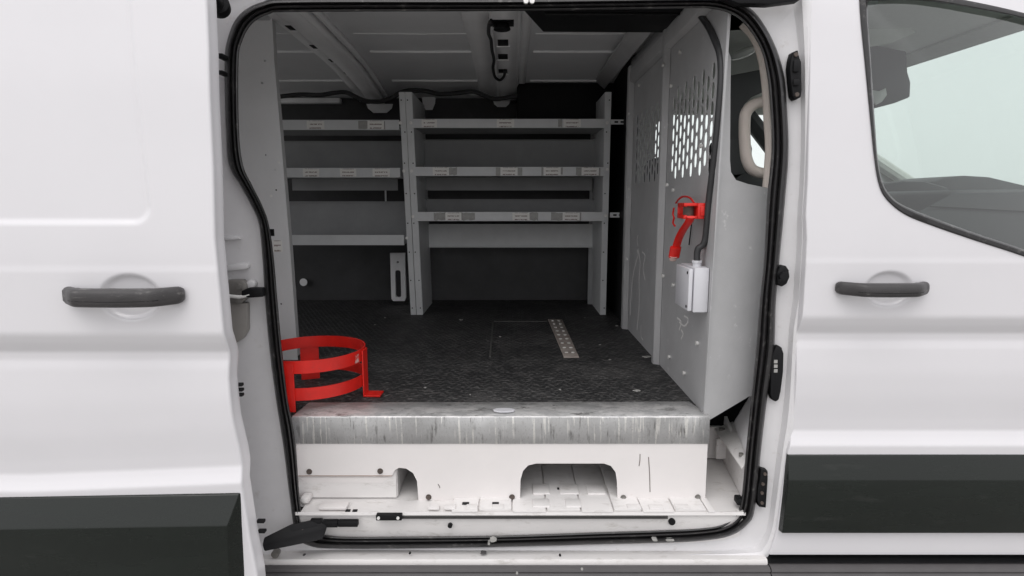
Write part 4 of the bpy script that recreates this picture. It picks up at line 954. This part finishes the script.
# white scuffs on the bulkhead: thin dried drips of filler
sc=mat('dried_filler',(.70,.69,.68),.7)
for w,r_ in [([(642,252),(645,256),(643,268),(645,280)],.003),([(681,330),(683,334),(681,339)],.003),([(679,322),(684,326),(688,322)],.0025),([(637,250),(638,255),(636,262),(633,275),(631,295),(630,315)],.004),([(638,249),(640,262),(639,280),(639,305),(637,330)],.0035),([(638,246),(637,240),(638,235)],.003),([(677,318),(681,322),(679,330)],.003),([(684,316),(688,319),(686,326)],.0025),([(641,325),(641,336),(643,340)],.003)]:
    mb=MB(); mb.tube(smoothcurve([PC(x,y,XB-.0006) for x,y in w],4,False),r_*1.1,6,flat=1); 
    for v in mb.bm.verts: v.co.x=XB-.0004+(v.co.x-XB+.0006)*.15
    mb.build('filler_drip',sc,bulk)
# ---------------------------------------------------------------- hardware on the jamb
def plate_px(poly,Y,th,bev=.002):
    mb=MB(); mb.prism([tuple(P(x,y,Y)) for x,y in poly],(0,th,0),bev); return mb
mb=plate_px([(793,52),(798,50),(799.5,57),(801.5,62),(802,90),(801,97),(796,100),(793,96),(791.5,84),(790,68),(791,60)],.016,.025); k=mb.build('door_contact',M['blackp'],van)
for px,py in ((796,54.5),(797,94.5)):
    q=P(px,py,.014); mb=MB(); mb.cyl(q,(0,1,0),.005,.004,12); mb.build('contact_screw',M['rust'],k)
mb=MB(); a=P(796,66,.014); mb.box(a.x-.007,a.x+.008,.010,.016,a.z-.014,a.z+.014,.003); mb.box(a.x-.005,a.x+.010,.010,.016,a.z-.045,a.z-.03,.003); mb.build('contact_pad',M['blackp'],k)
mb=plate_px([(780,267),(786,265.5),(789,270),(790,277),(787,284),(782,287),(778,284),(777.5,273)],.010,.03,.003); mb.cyl(P(783,276,.004),(0,1,0),.010,.016,20); mb.tube([tuple(P(x,y,.0)) for x,y in [(780,281),(788,270)]],.003,8); mb.build('door_buffer',M['blackp'],van)
mb=plate_px([(779,346),(782,347.5),(784,354),(783.5,372),(781,392),(779,400),(776,402),(772,400),(770.5,394),(771,378),(771,366),(773,353),(776,347)],.020,.02,.003); k=mb.build('tyre_label_plate',M['blackp'],van)
for i in range(3):
    a=P(774,360+i*4.6,.0185);c=P(777.3,363.2+i*4.6,.0185); mb=MB(); mb.box(a.x,c.x,.0175,.0195,c.z,a.z); mb.build('printed_mark',M['tape'],k)
mb=plate_px([(761,469),(768,471),(768,480),(766,508),(759,507),(757.5,500),(758,488),(760,480)],.020,.02); k=mb.build('door_contact',M['blackp'],van)
for px,py in ((765,474),(762,503),(763,484),(762,493)):
    q=P(px,py,.018); mb=MB(); mb.cyl(q,(0,1,0),.0042,.004,12); mb.build('contact_screw',M['rust'],k)
# left: grey striker bracket and panel
mb=plate_px([(222,281),(230,280),(242,280),(246,284),(247,291),(245,300),(240,304),(224,304)],.012,.022,.003); k=mb.build('striker_bracket',M['galv'],van)
mb=plate_px([(222,304),(247,303),(247,331),(243,338),(236,343),(224,350)],.018,.02,.003); mb.build('striker_cover',M['lamp'],k)
mb=plate_px([(241,291),(248,288),(262,288),(263,297),(249,298),(241,296)],-.004,.02,.003); mb.build('striker',M['blackp'],k)
mb=MB(); mb.tube([tuple(P(x,y,.0)) for x,y in [(228,296),(240,297),(250,294.5)]],.0045,8); mb.build('striker_pin',M['bolt'],k)
for px,py in ((238.5,287),(239,300.5)):
    q=P(px,py,.008); mb=MB(); mb.cyl(q,(0,1,0),.009,.008,6); mb.cyl(P(px,py,.003),(0,1,0),.005,.006,12); mb.build('striker_bolt',M['galv'],k)
# pressings of the left pillar
mb=plate_px([(222,266),(246,262.5),(248,266),(247,269),(222,272)],.024,.02,.003); mb.build('pillar_pressing',M['jamb'],van)
mb=plate_px([(222,236),(237,236),(240,239),(222,241)],.026,.02,.002); mb.build('pillar_pressing',M['jamb'],van)
mb=MB(); mb.cyl(P(252,284,.030),(0,1,0),.011,.02,20,bev=.003); mb.build('pillar_pressing',M['jamb'],van)
for ys_ in ((53,58),(70,74)):
    mb=plate_px([(217,ys_[0]),(222,ys_[0]),(223.5,(ys_[0]+ys_[1])/2),(222,ys_[1]),(217,ys_[1])],.0,.05,.002); mb.build('rubber_stop',M['blackp'],van)
for (x,y) in ((241,384),(241.5,389),(241.5,394),(263,520),(264,530)):
    q=P(x,y,-.13); mb=MB(); mb.box(q.x-.012,q.x+.006,-.140,-.128,q.z-.0035,q.z+.0035,.0015); mb.build('door_pin',M['blackp'],sd_)
# top roller and bottom arm
arm=MB(); arm.tube([tuple(P(205,-14,-.12)),tuple(P(216,4,-.03))],.016,14); arm.cyl(P(219,6,.0),(-.3,1,-.2),.024,.03,24,bev=.004); arm.build('upper_roller_arm',M['blackp'],sd_)
q=[P(262,545,-.06),P(290,531,-.02),P(312,527,.0),P(322,526,.0),(P(327,529,.0)),P(323,540,-.01),P(316,541,-.02),P(264,552,-.06)]
arm=MB(); arm.hexa([v for v in q],[v+Vector((0,.012,.014)) for v in q],.003); ar=arm.build('lower_roller_arm',M['blackp'],sd_)
mb=MB(); mb.cyl(P(301,534,-.012)+Vector((0,.008,.013)),(0,-.4,1),.0085,.004,20); mb.build('arm_plug',M['pip'],ar)
mb=MB(); mb.cyl(P(276,553,.0),(0,1,0),.010,.02,20,bev=.002); mb.build('sill_stud',M['galv'],van)
# header bits: dark upper track and striker
a=P(722,-2,.0);c=P(800,4,.0); mb=MB(); mb.prism([tuple(P(x,y,.004)) for x,y in [(716,-6),(808,-12),(800,0),(770,4),(738,3)]],(0,.03,0),.002); mb.build('upper_track',M['blackp'],van)
for px in (526,532):
    q=P(px,1,.012); mb=MB(); mb.cyl(q,(0,1,0),.006,.008,12); mb.build('header_bolt',M['bolt'],van)
for px,py,w_,h_,Y_ in [(493,541,5,3,.0),(489,544,3,2,.0),(655,540.5,6,2,.0),(483,554,5,1.6,.0),(303,557,3,1.0,.0),(671,541,9,.7,.0)]:
    n=9; c0=[(px+w_*(.3+.4*random.random())*math.cos(2*math.pi*i/n),py+h_*(.3+.4*random.random())*math.sin(2*math.pi*i/n)) for i in range(n)]
    mb=MB(); mb.prism([tuple(P(x,y,.004)) for x,y in c0],(0,.014,0)); mb.build('scuff_flake',M['tape'] if py<550 else M['rocker'],van)
# small studs and holes in the outer sill
for px,py in ((410,553),(560,555),(582,569),(517,573)):
    q=P(px,py,.004 if py<560 else -.052); mb=MB(); mb.cyl(q,(0,1,0),.003,.004,8); mb.build('sill_speck',M['tape'] if py>560 else M['blackp'],van)
